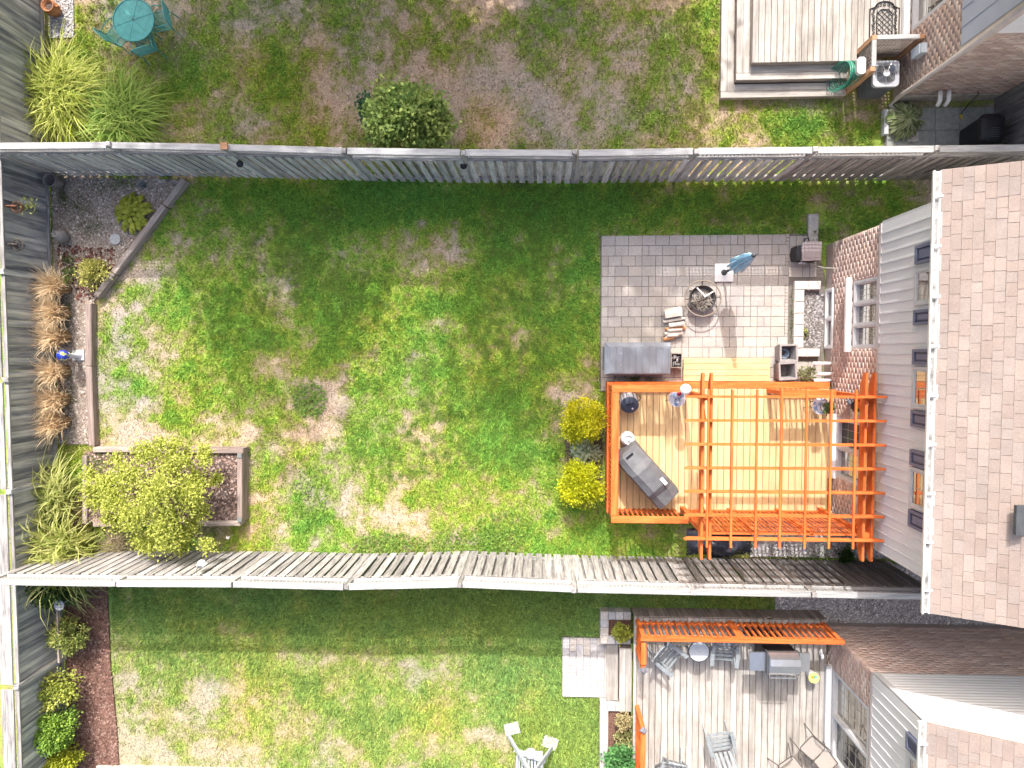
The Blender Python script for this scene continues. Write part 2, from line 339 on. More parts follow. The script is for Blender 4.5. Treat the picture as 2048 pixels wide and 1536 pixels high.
# patches of the lawn: photo x, y, radius x, radius y, strength (+ lush, - dry)
PATCH = [(565, 140, 55, 60, 1.1), (640, 110, 55, 60, -.7), (780, 150, 80, 50, -.5), (880, 150, 90, 60, -.7), (640, 200, 70, 50, -.5), (1000, 200, 70, 60, -.4),
 (1090, 250, 120, 60, -.7), (1250, 140, 60, 60, -.6), (1210, 240, 80, 50, -.8), (1172, 238, 18, 26, 1.8), (420, 150, 80, 90, .7), (300, 130, 110, 80, .6),
 (1420, 60, 40, 60, .7), (1390, 220, 50, 50, -.3), (1600, 250, 80, 40, 1.0), (1500, 250, 50, 30, -.3), (1330, 260, 60, 30, .6), (1600, 260, 40, 25, .6), (1700, 260, 60, 40, .6),
 (700, 405, 420, 38, .95), (1050, 410, 300, 38, .8), (1500, 420, 330, 40, .6), (480, 640, 110, 70, .75), (380, 620, 60, 60, .5), (640, 470, 60, 30, .4), (600, 500, 60, 60, .6), (690, 600, 70, 60, .6),
 (770, 560, 60, 60, .4), (1040, 540, 110, 60, .7), (1100, 480, 80, 50, .5), (930, 600, 60, 50, .5), (900, 800, 60, 80, .5), (1020, 800, 80, 80, .55), (780, 680, 70, 80, .5), (600, 690, 60, 50, .5), (1050, 900, 100, 60, .7),
 (790, 790, 30, 60, .4), (410, 720, 60, 40, .5), (470, 780, 90, 70, .3), (700, 900, 90, 50, .4), (1160, 1060, 60, 50, .5), (930, 960, 110, 50, .5),
 (500, 505, 70, 40, -.8), (330, 500, 50, 40, -.5), (880, 512, 40, 26, -1.0), (850, 575, 30, 20, -.4), (700, 480, 90, 30, -.4), (620, 850, 60, 50, -1.0), (665, 785, 40, 60, -.8), (830, 830, 45, 70, -1.0),
 (1130, 790, 40, 40, -1.1), (900, 655, 40, 30, -.8), (560, 590, 30, 40, -.6), (600, 730, 40, 60, -.5), (235, 660, 45, 60, -.9), (330, 690, 50, 40, -.3), (230, 860, 50, 60, -1.1), (330, 880, 100, 40, -.9), (460, 890, 70, 40, -.8),
 (500, 1000, 40, 90, -.5), (560, 1040, 60, 50, -.5), (780, 1040, 50, 30, -.7), (960, 1000, 40, 30, -.5), (1080, 510, 40, 30, -.3), (700, 990, 60, 40, -.4), (210, 620, 20, 40, .2), (1090, 1060, 40, 30, -.3),
 (700, 1230, 560, 70, 1.1), (1250, 1210, 320, 40, .9), (480, 1270, 40, 20, -.6), (620, 1320, 40, 30, -.7), (800, 1330, 60, 26, -.6), (430, 1390, 50, 30, -.8), (230, 1370, 40, 30, -.9), (240, 1500, 120, 60, -1.2), (400, 1440, 60, 40, -.8),
 (440, 1510, 90, 40, -.8), (580, 1380, 60, 30, .2), (660, 1500, 80, 40, -.6), (850, 1420, 100, 60, .2), (1080, 1380, 120, 90, .9), (1150, 1460, 70, 90, 1.1), (950, 1490, 50, 40, -.4), (310, 1350, 60, 60, .5), (820, 1500, 60, 40, -.5)]
PW = []
for (px, py, rx, ry, s) in PATCH:
    x, y = at(px, py); PW.append((x, y, rx / 85, ry / 85, s))
def tone(x, y):
    t = .3 + (fbm(x, y, .8, 3) - .5) * 1.6 + (fbm(x, y, 2.6, 11) - .5) * 2.4
    for (a, b, rx, ry, s) in PW:
        t = t + s * .95 * np.exp(-(((x - a) / rx) ** 2 + ((y - b) / ry) ** 2))
    return np.where(y > 4.15, t * .8 - .33, t)
def lawncol(x, y):
    t = tone(x, y) + (vnoise(x, y, 9, 5) - .5) * 1.0 + (vnoise(x, y, 23, 6) - .5) * .5
    dry = np.array((.385, .315, .245)); mid = np.array((.25, .25, .105)); gr = np.array((.24, .335, .055)); lu = np.array((.155, .3, .048))
    k = np.array([-.85, -.15, .45, 1.15]); c = np.stack([dry, mid, gr, lu])
    out = np.stack([np.interp(t, k, c[:, i]) for i in range(3)], -1)
    yl = np.clip((fbm(x, y, .7, 23) - .5) * 2, -1, 1)[..., None] * .22           # some yellower, some bluer grass
    up = (y > 4.15)[..., None]; dn = (y < -4.9)[..., None]                       # the upper yard is coloured duller and darker; the lower one yellower
    out = np.where(up, out * (.86, .82, .82), out); out = np.where(dn, out * .68 + np.array((.27, .265, .12)) * .32, out)
    return out * (1 + yl * np.array((1.2, .3, -.6))), t
BEDPOLY = [(-11.72, 4.22), (-8.45, 4.1), (-10.75, 1.25), (-10.9, -2.2), (-11.72, -2.2)]
gx = np.r_[-90, -40, -20, np.arange(-13.6, 11.5, .06), 16, 40, 90]; gy = np.r_[-90, -40, -18, np.arange(-10.6, 8.8, .06), 14, 40, 90]
GX, GY = np.meshgrid(gx, gy); cols_, T_ = lawncol(GX.ravel(), GY.ravel())
GZ = (fbm(GX, GY, 1.2, 31) - .5) * .03 - .015
nx, ny = len(gx), len(gy); ii = (np.arange(ny - 1)[:, None] * nx + np.arange(nx - 1)[None]).ravel()
put(None, 'ground', arrmesh('ground', np.c_[GX.ravel(), GY.ravel(), GZ.ravel()], np.c_[ii, ii + 1, ii + nx + 1, ii + nx], cols_, LAWN), kind='structure')
NOGRASS = [(1.34, 6.5, -.88, 2.7), (1.5, 6.5, -3.62, -.7), (6.46, 12, -3.85, 2.5), (5.42, 12, -6.3, -4.9), (4.9, 12, -4.75, -3.6), (.47, 1.8, -8.2, -6.73), (1.46, 12, -12, -6.0),
           (-11.8, -10.55, -11, -4.95), (3.98, 12, 5.7, 12), (7.9, 12, 3.9, 5.7), (7.45, 12, 3.9, 4.9), (-11.8, -11.0, 7.6, 9), (-10.9, -7.1, -4.05, -2.28), (6.0, 6.46, 2.6, 3.4)]
def grassy(x, y):
    m = np.ones(x.shape, bool)
    for (a, b, c, d) in NOGRASS: m &= ~((x > a) & (x < b) & (y > c) & (y < d))
    return m & ~inpoly(x, y, BEDPOLY)
def lawn_blades(n, name):
    x = RNG.uniform(-13, 9.2, n); y = RNG.uniform(-10.3, 8.5, n); m = grassy(x, y); x = x[m]; y = y[m]
    c, t = lawncol(x, y); keep = RNG.random(len(x)) < np.clip(.55 + .5 * t, .22, 1); x, y, c, t = x[keep], y[keep], c[keep], t[keep]; n = len(x)
    L = (.045 + .04 * np.clip(t + .4, 0, 1.3)) * RNG.uniform(.6, 1.5, n); wd = RNG.uniform(.006, .014, n); a = RNG.uniform(0, 6.283, n); ln = RNG.uniform(.25, 1.1, n)
    b = np.c_[x, y, np.full(n, -.012)]; px = np.c_[-np.sin(a), np.cos(a), np.zeros(n)] * wd[:, None]
    tip = b + np.c_[np.cos(a) * L * ln, np.sin(a) * L * ln, L * .8]
    c = c * RNG.uniform(.6, 1.7, (n, 1)) * np.where(RNG.random((n, 1)) < .12, [[1.5, 1.3, 1.2]], [[1, 1, 1]])
    V = np.stack([b - px, b + px, tip], 1).reshape(-1, 3)
    return put(None, name, arrmesh(name, V, np.arange(n * 3).reshape(n, 3), np.repeat(c, 3, 0), GRASSM), kind='stuff')
lawn_blades(640000, 'grass')
# coarse tufts and broadleaf weeds
def weeds(name, spots, per, size, c1, c2, h=.08):
    P = []
    for (px, py, rx, ry, k) in spots:
        x, y = at(px, py); n = int(per * k); q = np.sqrt(RNG.random(n)); a = RNG.uniform(0, 6.28, n)
        P.append(np.c_[x + q * np.cos(a) * rx / 85, y + q * np.sin(a) * ry / 85, RNG.uniform(.01, h, n)])
    P = np.concatenate(P); P = P[grassy(P[:, 0], P[:, 1])]; n = len(P); D = RNG.normal(size=(n, 3)) * [1, 1, .25]
    C = mixc(c1, c2, RNG.random(n)) * RNG.uniform(.75, 1.25, (n, 1)); L = size * RNG.uniform(.6, 1.3, n)
    return put(None, name, arrmesh(name, *leaves(P, D, L, L * .85, C, .1), LEAF), kind='stuff')
weeds('broadleaf_weeds', [(620, 800, 36, 34, 1.2), (620, 985, 40, 60, .8), (780, 1090, 80, 26, 1.6), (950, 1090, 90, 34, 1.8), (1010, 1060, 60, 40, 1), (660, 430, 26, 20, .5), (740, 720, 60, 60, .5), (1100, 850, 60, 60, .5)],
      420, .055, (.13, .25, .045), (.24, .36, .07))
tp = []
for (px, py, rx, ry, k) in [(640, 560, 60, 50, 10), (600, 500, 50, 40, 8), (720, 600, 60, 60, 10), (900, 780, 60, 60, 10), (1040, 760, 80, 80, 12), (950, 880, 120, 60, 14), (1040, 560, 90, 60, 12), (470, 640, 90, 60, 10), (1020, 650, 80, 60, 10), (780, 900, 80, 60, 8), (1050, 470, 80, 50, 8), (1180, 390, 200, 24, 10), (1500, 430, 80, 20, 8), (570, 500, 90, 80, 8)]:
    x, y = at(px, py)
    for i in range(k * 5): tp.append((x + random.uniform(-1, 1) * rx / 85, y + random.uniform(-1, 1) * ry / 85))
B = np.concatenate([disc((x, y, 0), .05, 14) for x, y in tp]); B = B[grassy(B[:, 0], B[:, 1])]
put(None, 'crabgrass', blade_mesh('crabgrass', B, .12, .17, .8, .014, (.12, .22, .03), (.24, .34, .07), seg=3), kind='stuff')
x = RNG.uniform(-10, 3.6, 420); y = RNG.uniform(4.3, 8.2, 420)
Dl = RNG.normal(size=(420, 3)) * [1, 1, .2]; Pl = np.c_[x, y, np.full(420, .035)]
put(None, 'fallen_leaves', arrmesh('fallen_leaves', *leaves(Pl, Dl, RNG.uniform(.025, .06, 420), RNG.uniform(.02, .045, 420), mixc((.55, .5, .3), (.25, .12, .06), RNG.random(420) ** 2)), LEAF), kind='stuff')

def sheet(name, poly, z, m, t=.03):
    return mb(None, name, MB().prism(poly, z - t, z), m, kind='structure')
rect = lambda a, b, c, d: [(a, c), (b, c), (b, d), (a, d)]
sheet('garden_soil', BEDPOLY, .025, BEDS)
chips('soil_stones', BEDPOLY, 3200, .026, [(.4, .34, .3), (.28, .23, .19), (.48, .43, .38), (.16, .11, .08)], .025)
chips('bark_scatter', [(-11.6, 2.6), (-10.2, 2.5), (-10.3, 1.6), (-11.0, 1.2), (-11.6, 1.6)], 500, .035, [(.1, .04, .03), (.16, .07, .05), (.06, .03, .025)], .03)
MP = [(-11.7, -4.98), (-10.62, -4.98), (-10.6, -7.5), (-10.5, -9), (-10.42, -10.9), (-11.7, -10.9)]
sheet('mulch_bed', MP, .03, MULCH)
chips('mulch_chips', MP, 4200, .03, [(.13, .07, .052), (.18, .1, .078), (.08, .042, .033), (.23, .15, .12)], .03)
G1 = [(4.95, -3.6), (8, -3.6), (8, -4.76), (4.85, -4.76)]; G2 = [(5.45, -4.9), (11, -4.9), (11, -6.29), (6.45, -6.29), (6.45, -6.0), (5.45, -6.0)]
GC = [(.46, .44, .43), (.33, .31, .3), (.6, .58, .57), (.2, .19, .18)]
sheet('gravel_strip', G1, .02, GRAV); chips('gravel_stones', G1, 3500, .024, GC, .02)
sheet('gravel_path', G2, .02, GRAV); chips('gravel_stones', G2, 8000, .024, GC, .02)
sheet('concrete_path', rect(-11.65, -11.05, 7.45, 9.5), .012, GRAV)
chips('path_stones', rect(-11.65, -11.05, 7.45, 9.5), 1200, .02, GC, .03)

# ------------------------------------------------------------------ paving
def pave(parent, x0, x1, y0, y1, z, u, m, sizes, seed, name='paver', holes=(), h=.03):
    rnd = random.Random(seed); nx = int(round((x1 - x0) / u)); ny = int(round((y1 - y0) / u)); occ = [[False] * nx for _ in range(ny)]
    ux = (x1 - x0) / nx; uy = (y1 - y0) / ny
    for j in range(ny):
        for i in range(nx):
            if occ[j][i]: continue
            run = 0
            while i + run < nx and run < 4 and not occ[j][i + run]: run += 1
            o = [s for s in sizes if s[0] <= run and s[1] <= ny - j and all(not occ[j + b][i + a] for a in range(s[0]) for b in range(s[1]))]
            g = [s for s in o if run - s[0] != 1 and not (i + s[0] < nx - 1 and i + s[0] + 1 < nx and occ[j][i + s[0] + 1] and not occ[j][i + s[0]])] or o
            a, b = rnd.choice(g) if g else (1, 1)
            for q in range(b):
                for p in range(a): occ[j + q][i + p] = True
            X0 = x0 + i * ux; X1 = X0 + a * ux; Y1 = y1 - j * uy; Y0 = Y1 - b * uy
            if any(X0 < H[1] and X1 > H[0] and Y0 < H[3] and Y1 > H[2] for H in holes): continue
            t = rnd.uniform(-.004, .004)
            bx(parent, name, X0 + .004, X1 - .004, Y0 + .004, Y1 - .004, z - h + t, z + t, m, (rnd.uniform(-.006, .006), rnd.uniform(-.006, .006), 0))
SZ = [(4, 3), (3, 3), (3, 4), (4, 3), (3, 3), (3, 2), (2, 3)]
patio = mb(None, 'patio', MB().prism([(1.34, -.9), (6.44, -.9), (6.44, 1.72), (6.2, 2.7), (1.34, 2.7)], -.05, .024), SAND, kind='structure')
pave(patio, 1.36, 5.62, -.88, 2.70, .045, .0775, PAVER, SZ, 3)
pave(patio, 5.62, 6.24, 1.72, 2.66, .045, .0775, PAVER, SZ, 5)
pave(patio, 5.62, 6.40, -.62, -.20, .045, .0775, PAVER, SZ, 6)
lp = mb(None, 'paved_landing', MB().prism(rect(.47, 1.8, -8.2, -6.74), -.05, .024), SAND, kind='structure')
pave(lp, .48, 1.8, -8.19, -6.75, .045, .085, PALEP, [(2, 2), (3, 2), (2, 3), (3, 3), (2, 2)], 9)
sp = mb(None, 'slab_path', MB().prism(rect(7.7, 11.5, 3.98, 5.45), -.05, .02), SAND, kind='structure')
for i in range(6):
    for j in range(3):
        x0 = 7.72 + i * .54 + (j % 2) * .02; bx(sp, 'paving_slab', x0, x0 + .53, 3.99 + j * .5, 3.99 + j * .5 + .49, 0, .035 + .004 * ((i + j) % 2), SLAB)
for i in range(2): bx(sp, 'edging_block', 8.18, 8.42, 4.72 + i * .25, 4.96 + i * .25, 0, .09, CONC)
bx(None, 'threshold_slab', 6.03, 6.26, 2.42, 3.15, -.02, .07, CONC, kind='structure')
for i, x in enumerate((5.72, 6.28, 6.86, 7.4, 7.98)):
    M = MB(); pl = [(x + .17 * math.cos(a) * 1.05, -5.02 + .2 * math.sin(a)) for a in [math.pi * 2 * k / 18 for k in range(18)]]
    mb(None, 'stepping_stone', M.prism(pl, 0, .05), CONC, label='round grey stepping stone in the gravel beside the lower fence, %s from the left' % ('first', 'second', 'third', 'fourth', 'fifth')[i], cat='stepping stone', group='stepping stones along the lower fence')

# ------------------------------------------------------------------ fences
def lattice(parent, name, o, ux, L, z0, z1, m, pitch=.078, w=.03, wz=None):
    """square lattice panel starting at o, running along ux"""
    M = MB(); n = int(L / pitch); ux = Vector(ux); o = Vector(o); nrm = Vector((-ux.y, ux.x, 0)) * .006
    for i in range(n + 1):
        p = o + ux * (i * L / n) + nrm; M.beam((p.x, p.y, z0), (p.x, p.y, z1), w, .006, nrm)
    k = max(1, int(round((z1 - z0) / pitch)))
    for i in range(k + 1):
        z = z0 + (z1 - z0) * i / k; a = o - nrm * .2; b = a + ux * L; M.beam((a.x, a.y, z), (b.x, b.y, z), .006, wz or w)
    return mb(parent, name, M, m, kind='stuff')
def jit(a): return random.uniform(-a, a)
def shadow_fence(name, label, xs, ys, side, posts_to, z=0):
    """board-on-board fence: boards alternate on both faces; side=-1 when the yard lies towards -Y"""
    f = thing(name, label, 'fence', (xs[0], ys[0], 0)); bw_ = .063 if side < 0 else .076
    for i, (x, y) in enumerate(zip(xs, ys)):
        dark = x > 4.2
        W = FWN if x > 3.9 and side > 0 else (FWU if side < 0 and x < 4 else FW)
        bx(f, 'post', x - .05, x + .05, y - .05, y + .05, 0, 2.29 + jit(.015), FW['z'], (jit(.008), jit(.012), 0))
        if i == len(xs) - 1: break
        x2, y2 = xs[i + 1], ys[i + 1]; L = x2 - x; sl = math.atan2(y2 - y, L); yc = (y + y2) / 2; xm = (x + x2) / 2
        a0 = jit(.006)
        bx(f, 'cap_rail', x + .05, x2 - .05, yc - .065, yc + .065, 2.2, 2.24, CAPW['x'], (0, a0, sl))
        bx(f, 'sub_rail', x + .05, x2 - .05, yc - .045, yc + .045, 1.83, 1.87, (FW if side < 0 else CAPW)['x'], (0, a0, sl))
        for zz in (.22, 1.7): bx(f, 'rail', x + .05, x2 - .05, yc - .044, yc + .044, zz, zz + .04, FW['x'], (0, 0, sl))
        lt = lattice(f, 'lattice', (x + .06, y, 0), (math.cos(sl), math.sin(sl), 0), L - .12, 1.9, 2.19, CAPW['x'])
        n = int(round(L / .207)); p = L / n
        for k in range(n):
            xc = x + p * (k + .5)
            if abs(xc - x) < .06: continue
            yy = y + (y2 - y) * (k + .5) / n
            bx(f, 'board', xc - bw_, xc + bw_, yy + side * .045, yy + side * .063, .06 + jit(.012), 1.82, W['z'], (jit(.004), jit(.008), sl))
            if k: 
                xb = xc - p / 2; yb = y + (y2 - y) * k / n
                bx(f, 'board', xb - .07, xb + .07, yb - side * .063, yb - side * .045, .06 + jit(.012), 1.82, W['z'], (jit(.004), jit(.008), sl))
    return f
TX = [-11.68, -8.86, -6.42, -3.98, -1.6, .66, 3.0, 5.32, 7.62, 9.9]; TY = [4.27, 4.25, 4.17, 4.07, 4.0, 3.96, 3.96, 3.95, 3.94, 3.94]
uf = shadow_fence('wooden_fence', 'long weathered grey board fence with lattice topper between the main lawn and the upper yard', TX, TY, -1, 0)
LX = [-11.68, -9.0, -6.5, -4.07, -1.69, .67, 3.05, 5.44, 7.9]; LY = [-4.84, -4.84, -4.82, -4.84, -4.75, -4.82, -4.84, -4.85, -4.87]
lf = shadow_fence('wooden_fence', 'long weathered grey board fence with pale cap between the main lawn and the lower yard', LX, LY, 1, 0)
bx(uf, 'post_collar', TX[2] - .075, TX[2] + .075, TY[2] - .07, TY[2] + .07, 2.295, 2.33, CEDAR['x'], label='fresh tan block on a fence post')
# back fence along the left edge
PY = [8.75, 6.9, 4.28, 1.78, -.58, -3.05, -5.0, -7.45, -10.0, -12.4]
bf = thing('wooden_fence', 'tall dark stained back fence with tight boards along the left edge of all three yards', 'fence', (-11.78, 0, 0))
XF = -11.77
for i, y in enumerate(PY):
    bx(bf, 'post', XF - .045, XF + .085, y - .055, y + .055, 0, 1.6, FWD['z'], (0, jit(.006), 0))
    if i == len(PY) - 1: break
    y2 = PY[i + 1]; yc = (y + y2) / 2
    bx(bf, 'cap_rail', XF - .32, XF - .035, y2 + .06, y - .06, 1.56, 1.6, FW['y'], (jit(.004), 0, 0))
    bx(bf, 'top_rail', XF - .03, XF + .06, y2 + .06, y - .06, 1.5, 1.54, FW['y'], (jit(.004), 0, 0))
    bx(bf, 'bottom_rail', XF - .012, XF + .06, y2 + .06, y - .06, .1, .14, FW['y'])
    n = int(round((y - y2 - .11) / .142)); p = (y - y2 - .11) / n
    for k in range(n):
        b = y2 + .055 + p * (k + .5); t = .02 + jit(.004)
        bx(bf, 'board', XF - t - .012, XF - .012 + jit(.003), b - p / 2 + .002, b + p / 2 - .002, .03, 1.49, FWD['z'], (0, 0, 0))
# dark side fence closing the passage at the upper right
sf = thing('side_fence', 'short dark board fence closing the passage beside the black bin, upper right', 'fence', (10.05, 4.8, 0))
for k in range(12):
    y = 4.02 + k * .137; bx(sf, 'board', 10.05, 10.072, y, y + .13, .05, 1.78, FWN['z'], (0, jit(.01), 0))
for z in (.3, 1.5): bx(sf, 'rail', 10.075, 10.11, 4.0, 5.66, z, z + .09, FWN['y'])
bx(sf, 'cap_rail', 10.0, 10.12, 4.0, 5.66, 1.79, 1.83, FW['y'])

# ------------------------------------------------------------------ houses
def brick_face(parent, o, u, L, z0, z1, nrm, holes=(), name='brickwork', bright=1.0, seed=1):
    """running-bond bricks standing 6 mm proud of the mortar; holes are (u0,u1,z0,z1)"""
    r = np.random.default_rng(seed); o = Vector(o); u = Vector(u); nrm = Vector(nrm); V = []; F = []; C = []
    pal = [(.42, .315, .275), (.46, .36, .315), (.39, .285, .25), (.48, .39, .35), (.43, .32, .27), (.37, .28, .25)]
    H = .079; nz = int((z1 - z0) / H); H = (z1 - z0) / nz
    for j in range(nz):
        za = z0 + j * H + .0035; zb = z0 + (j + 1) * H - .0035; s = -(j % 2) * .115
        while s < L:
            segs = [(max(s, 0) + .004, min(s + .226, L) - .004)]; s += .23
            for h in holes:
                if zb > h[2] and za < h[3]:
                    nw = []
                    for a, b in segs:
                        if b <= h[0] or a >= h[1]: nw.append((a, b))
                        else:
                            if a < h[0]: nw.append((a, h[0]))
                            if b > h[1]: nw.append((h[1], b))
                    segs = nw
            for a, b in segs:
                if b - a < .02: continue
                pr = .002 + r.uniform(0, .003); n = len(V)
                for q in (0, pr):
                    for (uu, zz) in ((a, za), (b, za), (b, zb), (a, zb)):
                        p = o + u * uu + nrm * q; V.append((p.x, p.y, zz))
                F += [(n + 4, n + 5, n + 6, n + 7)] + [(n + k, n + (k + 1) % 4, n + 4 + (k + 1) % 4, n + 4 + k) for k in range(4)]
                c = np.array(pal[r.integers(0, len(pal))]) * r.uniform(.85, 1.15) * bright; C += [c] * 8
    V = np.array(V); return put(parent, name, arrmesh(name, V, np.array(F), np.array(C), BRICK), kind='stuff')
BARS = mat('cream_bars', (.42, .4, .34), vary=0)
def window(parent, name, X, y0, y1, z0, z1, panes, fm, gm, depth=.1, grid=(3, 4), glassmats=None, fw=.05, mw=.045):
    """window in a wall facing -X; panes side by side along Y; X is the face of the wall"""
    W = MB(); xi = X + depth - .02; xo = X + .025
    for (a, b, c, d) in ((y0, y1, z0, z0 + fw), (y0, y1, z1 - fw, z1), (y0, y0 + fw, z0 + fw, z1 - fw), (y1 - fw, y1, z0 + fw, z1 - fw)): W.box(xo, xi + .02, a, b, c, d)
    f = mb(parent, name, W, fm); n = panes; pw = (y1 - y0 - 2 * fw - (n - 1) * mw) / n
    for i in range(n):
        a = y1 - fw - i * (pw + mw) - pw; b = a + pw
        if i < n - 1: bx(f, 'mullion', xo - .004, xi + .018, a - mw, a, z0 + fw, z1 - fw, fm)
        S_ = MB(); sw = .032
        for (p, q, c, d) in ((a, b, z0 + fw, z0 + fw + sw), (a, b, z1 - fw - sw, z1 - fw), (a, a + sw, z0 + fw + sw, z1 - fw - sw), (b - sw, b, z0 + fw + sw, z1 - fw - sw)): S_.box(xo + .012, xi + .01, p, q, c, d)
        mb(f, 'sash', S_, fm)
        za, zb = z0 + fw + sw, z1 - fw - sw
        bx(f, 'pane', xi - .012, xi - .006, a + sw, b - sw, za, zb, (glassmats or [gm] * n)[i])
        if grid:
            G = MB(); gy, gz = grid
            for k in range(1, gy): yy = a + sw + (b - a - 2 * sw) * k / gy; G.box(xi - .018, xi - .013, yy - .004, yy + .004, za, zb)
            for k in range(1, gz): zz = za + (zb - za) * k / gz; G.box(xi - .0185, xi - .0135, a + sw, b - sw, zz - .004, zz + .004)
            mb(f, 'glazing_bars', G, BARS)
    return f
def roof(parent, x0, y0, y1, slope, depth, vis, seed, gables, ridge_len=5.6):
    """shingled slope rising towards +X from the eave at x0; vis = metres of slope laid shingle by shingle"""
    th = math.atan(slope); z0 = 5.15; L = ridge_len
    M = MB(); dx = math.cos(th); dz = math.sin(th); xr = x0 + .03 + L * dx; zr = z0 - .05 + L * dz
    for (xa, za, xb, zb) in ((x0 + .03, z0 - .05, xr, zr), (2 * xr - x0, z0 - .05, xr, zr)):
        v = [(xa, y0, za - .05), (xa, y1, za - .05), (xb, y1, zb - .05), (xb, y0, zb - .05), (xa, y0, za), (xa, y1, za), (xb, y1, zb), (xb, y0, zb)]
        M.add(v, [(0, 3, 2, 1), (4, 5, 6, 7), (0, 1, 5, 4), (1, 2, 6, 5), (2, 3, 7, 6), (3, 0, 4, 7)])
    r = mb(parent, 'roof', M, SHING, loc=(x0 + .03, (y0 + y1) / 2, z0 - .05)); rd = random.Random(seed)
    e = .142; nr = int(vis / e) + 1
    for j in range(nr):
        y = y1 + .012; s = j * e
        while y > y0 - .012:
            w = min(rd.choice((.16, .22, .24, .27, .3, .34, .2)), y - y0 + .012)
            if w < .02: break
            c = s + e / 2 + .01; px = x0 + .0 + c * dx; pz = z0 - .03 + c * dz + .006
            bx(r, 'shingle', px - (e + .03) / 2, px + (e + .03) / 2, y - w + .0025, y - .0025, pz - .006, pz + .004 + rd.choice((0, .002, .004)), SHING, (0, -th + .045, 0)); y -= w
    # upper slope past the laid shingles: plain courses joined in one part
    U = MB(); k = int((L - vis) / e)
    for j in range(nr, nr + k - 1):
        c = j * e; px = x0 + c * dx; pz = z0 - .028 + c * dz; yy = y1 + .012
        while yy > y0:
            ww = min(rd.choice((.22, .27, .34)), yy - y0 + .012)
            Mx = Matrix.Translation((px + e / 2 * dx, 0, pz + e / 2 * dz)) @ Matrix.Rotation(-th + .045, 4, 'Y')
            U.box(-(e + .03) / 2, (e + .03) / 2, yy - ww + .003, yy - .003, 0, .01, Mx); yy -= ww
    mb(r, 'upper_shingles', U, SHING, kind='stuff')
    for yy in gables:
        G = MB().add([(x0 + .4, q, 4.97) for q in (yy - .03, yy + .03)] + [(2 * xr - x0 - .4, q, 4.97) for q in (yy - .03, yy + .03)] + [(xr, q, zr - .12) for q in (yy - .03, yy + .03)], [(0, 2, 4), (1, 5, 3), (0, 4, 5, 1), (2, 3, 5, 4), (0, 1, 3, 2)])
        mb(parent, 'gable', G, SIDING)
    return r
def gutter(parent, x, y0, y1, z, n):
    M = MB()
    prof = [(-.06, .0), (-.075, .07), (-.068, .078), (-.05, .07), (-.04, .01), (.03, .008), (.036, .07), (.048, .07), (.048, -.006), (-.055, -.006)]
    v = [(x + a, yy, z + b) for yy in (y0, y1) for a, b in prof]; k = len(prof)
    M.add(v, [(i, (i + 1) % k, k + (i + 1) % k, k + i) for i in range(k)] + [tuple(range(k - 1, -1, -1)), tuple(range(k, 2 * k))])
    g = mb(parent, 'gutter', M, WHITE)
    for i in range(n):
        yy = y0 + (y1 - y0) * (i + .5) / n; bx(g, 'strap', x - .06, x + .14, yy - .018, yy + .018, z + .079, z + .085, WHITE)
    bx(g, 'trough_grime', x - .036, x + .03, y0 + .02, y1 - .02, z + .012, z + .02, mat('gutter_dirt', (.12, .12, .11), (.4, .4, .4), scale=7, vary=0))
    return g
def core(parent, x0, x1, y0, y1, z1, holes, m, X):
    """masonry core with recesses behind the openings on its -X face"""
    M = MB(); ys = sorted({y0, y1, *[h[0] for h in holes], *[h[1] for h in holes]}); zs = sorted({-.4, z1, *[h[2] for h in holes], *[h[3] for h in holes]})
    for a, b in zip(ys, ys[1:]):
        for c, d in zip(zs, zs[1:]):
            cy, cz = (a + b) / 2, (c + d) / 2
            if not any(h[0] < cy < h[1] and h[2] < cz < h[3] for h in holes): M.box(X, X + .16, a, b, c, d)
    M.box(X + .16, x1, y0, y1, -.4, z1); return mb(parent, 'wall', M, m)
SHADEROOM = mat('room_dark', (.05, .045, .04), vary=0)

# main house ---------------------------------------------------------------
HX, HY0, HY1 = 6.47, -3.8, 2.45
hs = thing('brick_house', 'main house with orange-framed deck, brick base, grey vertical siding and pinkish shingle roof', 'house', (HX, -.7, 0))
kw = (at(1692, 697, 1.42)[1], at(1692, 563, 1.42)[1], 1.42, 2.46)     # kitchen window
pdr = (at(1668, 953, .72)[1], at(1668, 833, .72)[1], .72, 2.42)        # patio door
bw = (at(1640, 697, .1)[1], at(1640, 578, .1)[1], .03, .44)           # basement window
core(hs, HX, 16, HY0, HY1, 4.98, [kw, pdr, bw], MORT, HX)
hl = [(HY1 - h[1], HY1 - h[0], h[2], h[3]) for h in (kw, pdr, bw)]
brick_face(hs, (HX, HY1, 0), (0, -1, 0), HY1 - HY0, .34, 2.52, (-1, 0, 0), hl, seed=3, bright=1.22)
mb(hs, 'soldier_course', MB().box(HX - .035, HX - .001, HY0 - .01, HY1 + .01, 2.525, 2.6), mat('grey_ledge', (.36, .33, .33), (.46, .43, .42), scale=20, vary=0), label='grey brick ledge under the siding')
brick_face(hs, (11.9, HY1, 0), (-1, 0, 0), 11.9 - HX, .34, 2.52, (0, 1, 0), name='side_brickwork', seed=5)
brick_face(hs, (HX, HY0, 0), (1, 0, 0), 11.9 - HX, .34, 2.52, (0, -1, 0), name='side_brickwork', seed=6)
bx(hs, 'corner_post', HX - .02, HX + .09, HY1 - .002, HY1 + .045, 2.6, 4.98, TRIM)
n = 33; p = (HY1 - HY0) / n
for k in range(n):
    a = HY1 - (k + 1) * p; bx(hs, 'siding_panel', HX - .022, HX - .002, a + .002, a + p - .002, 2.605, 4.96, SIDING)
    bx(hs, 'batten', HX - .036, HX - .022, a - .012, a + .014, 2.605, 4.96, SIDING)
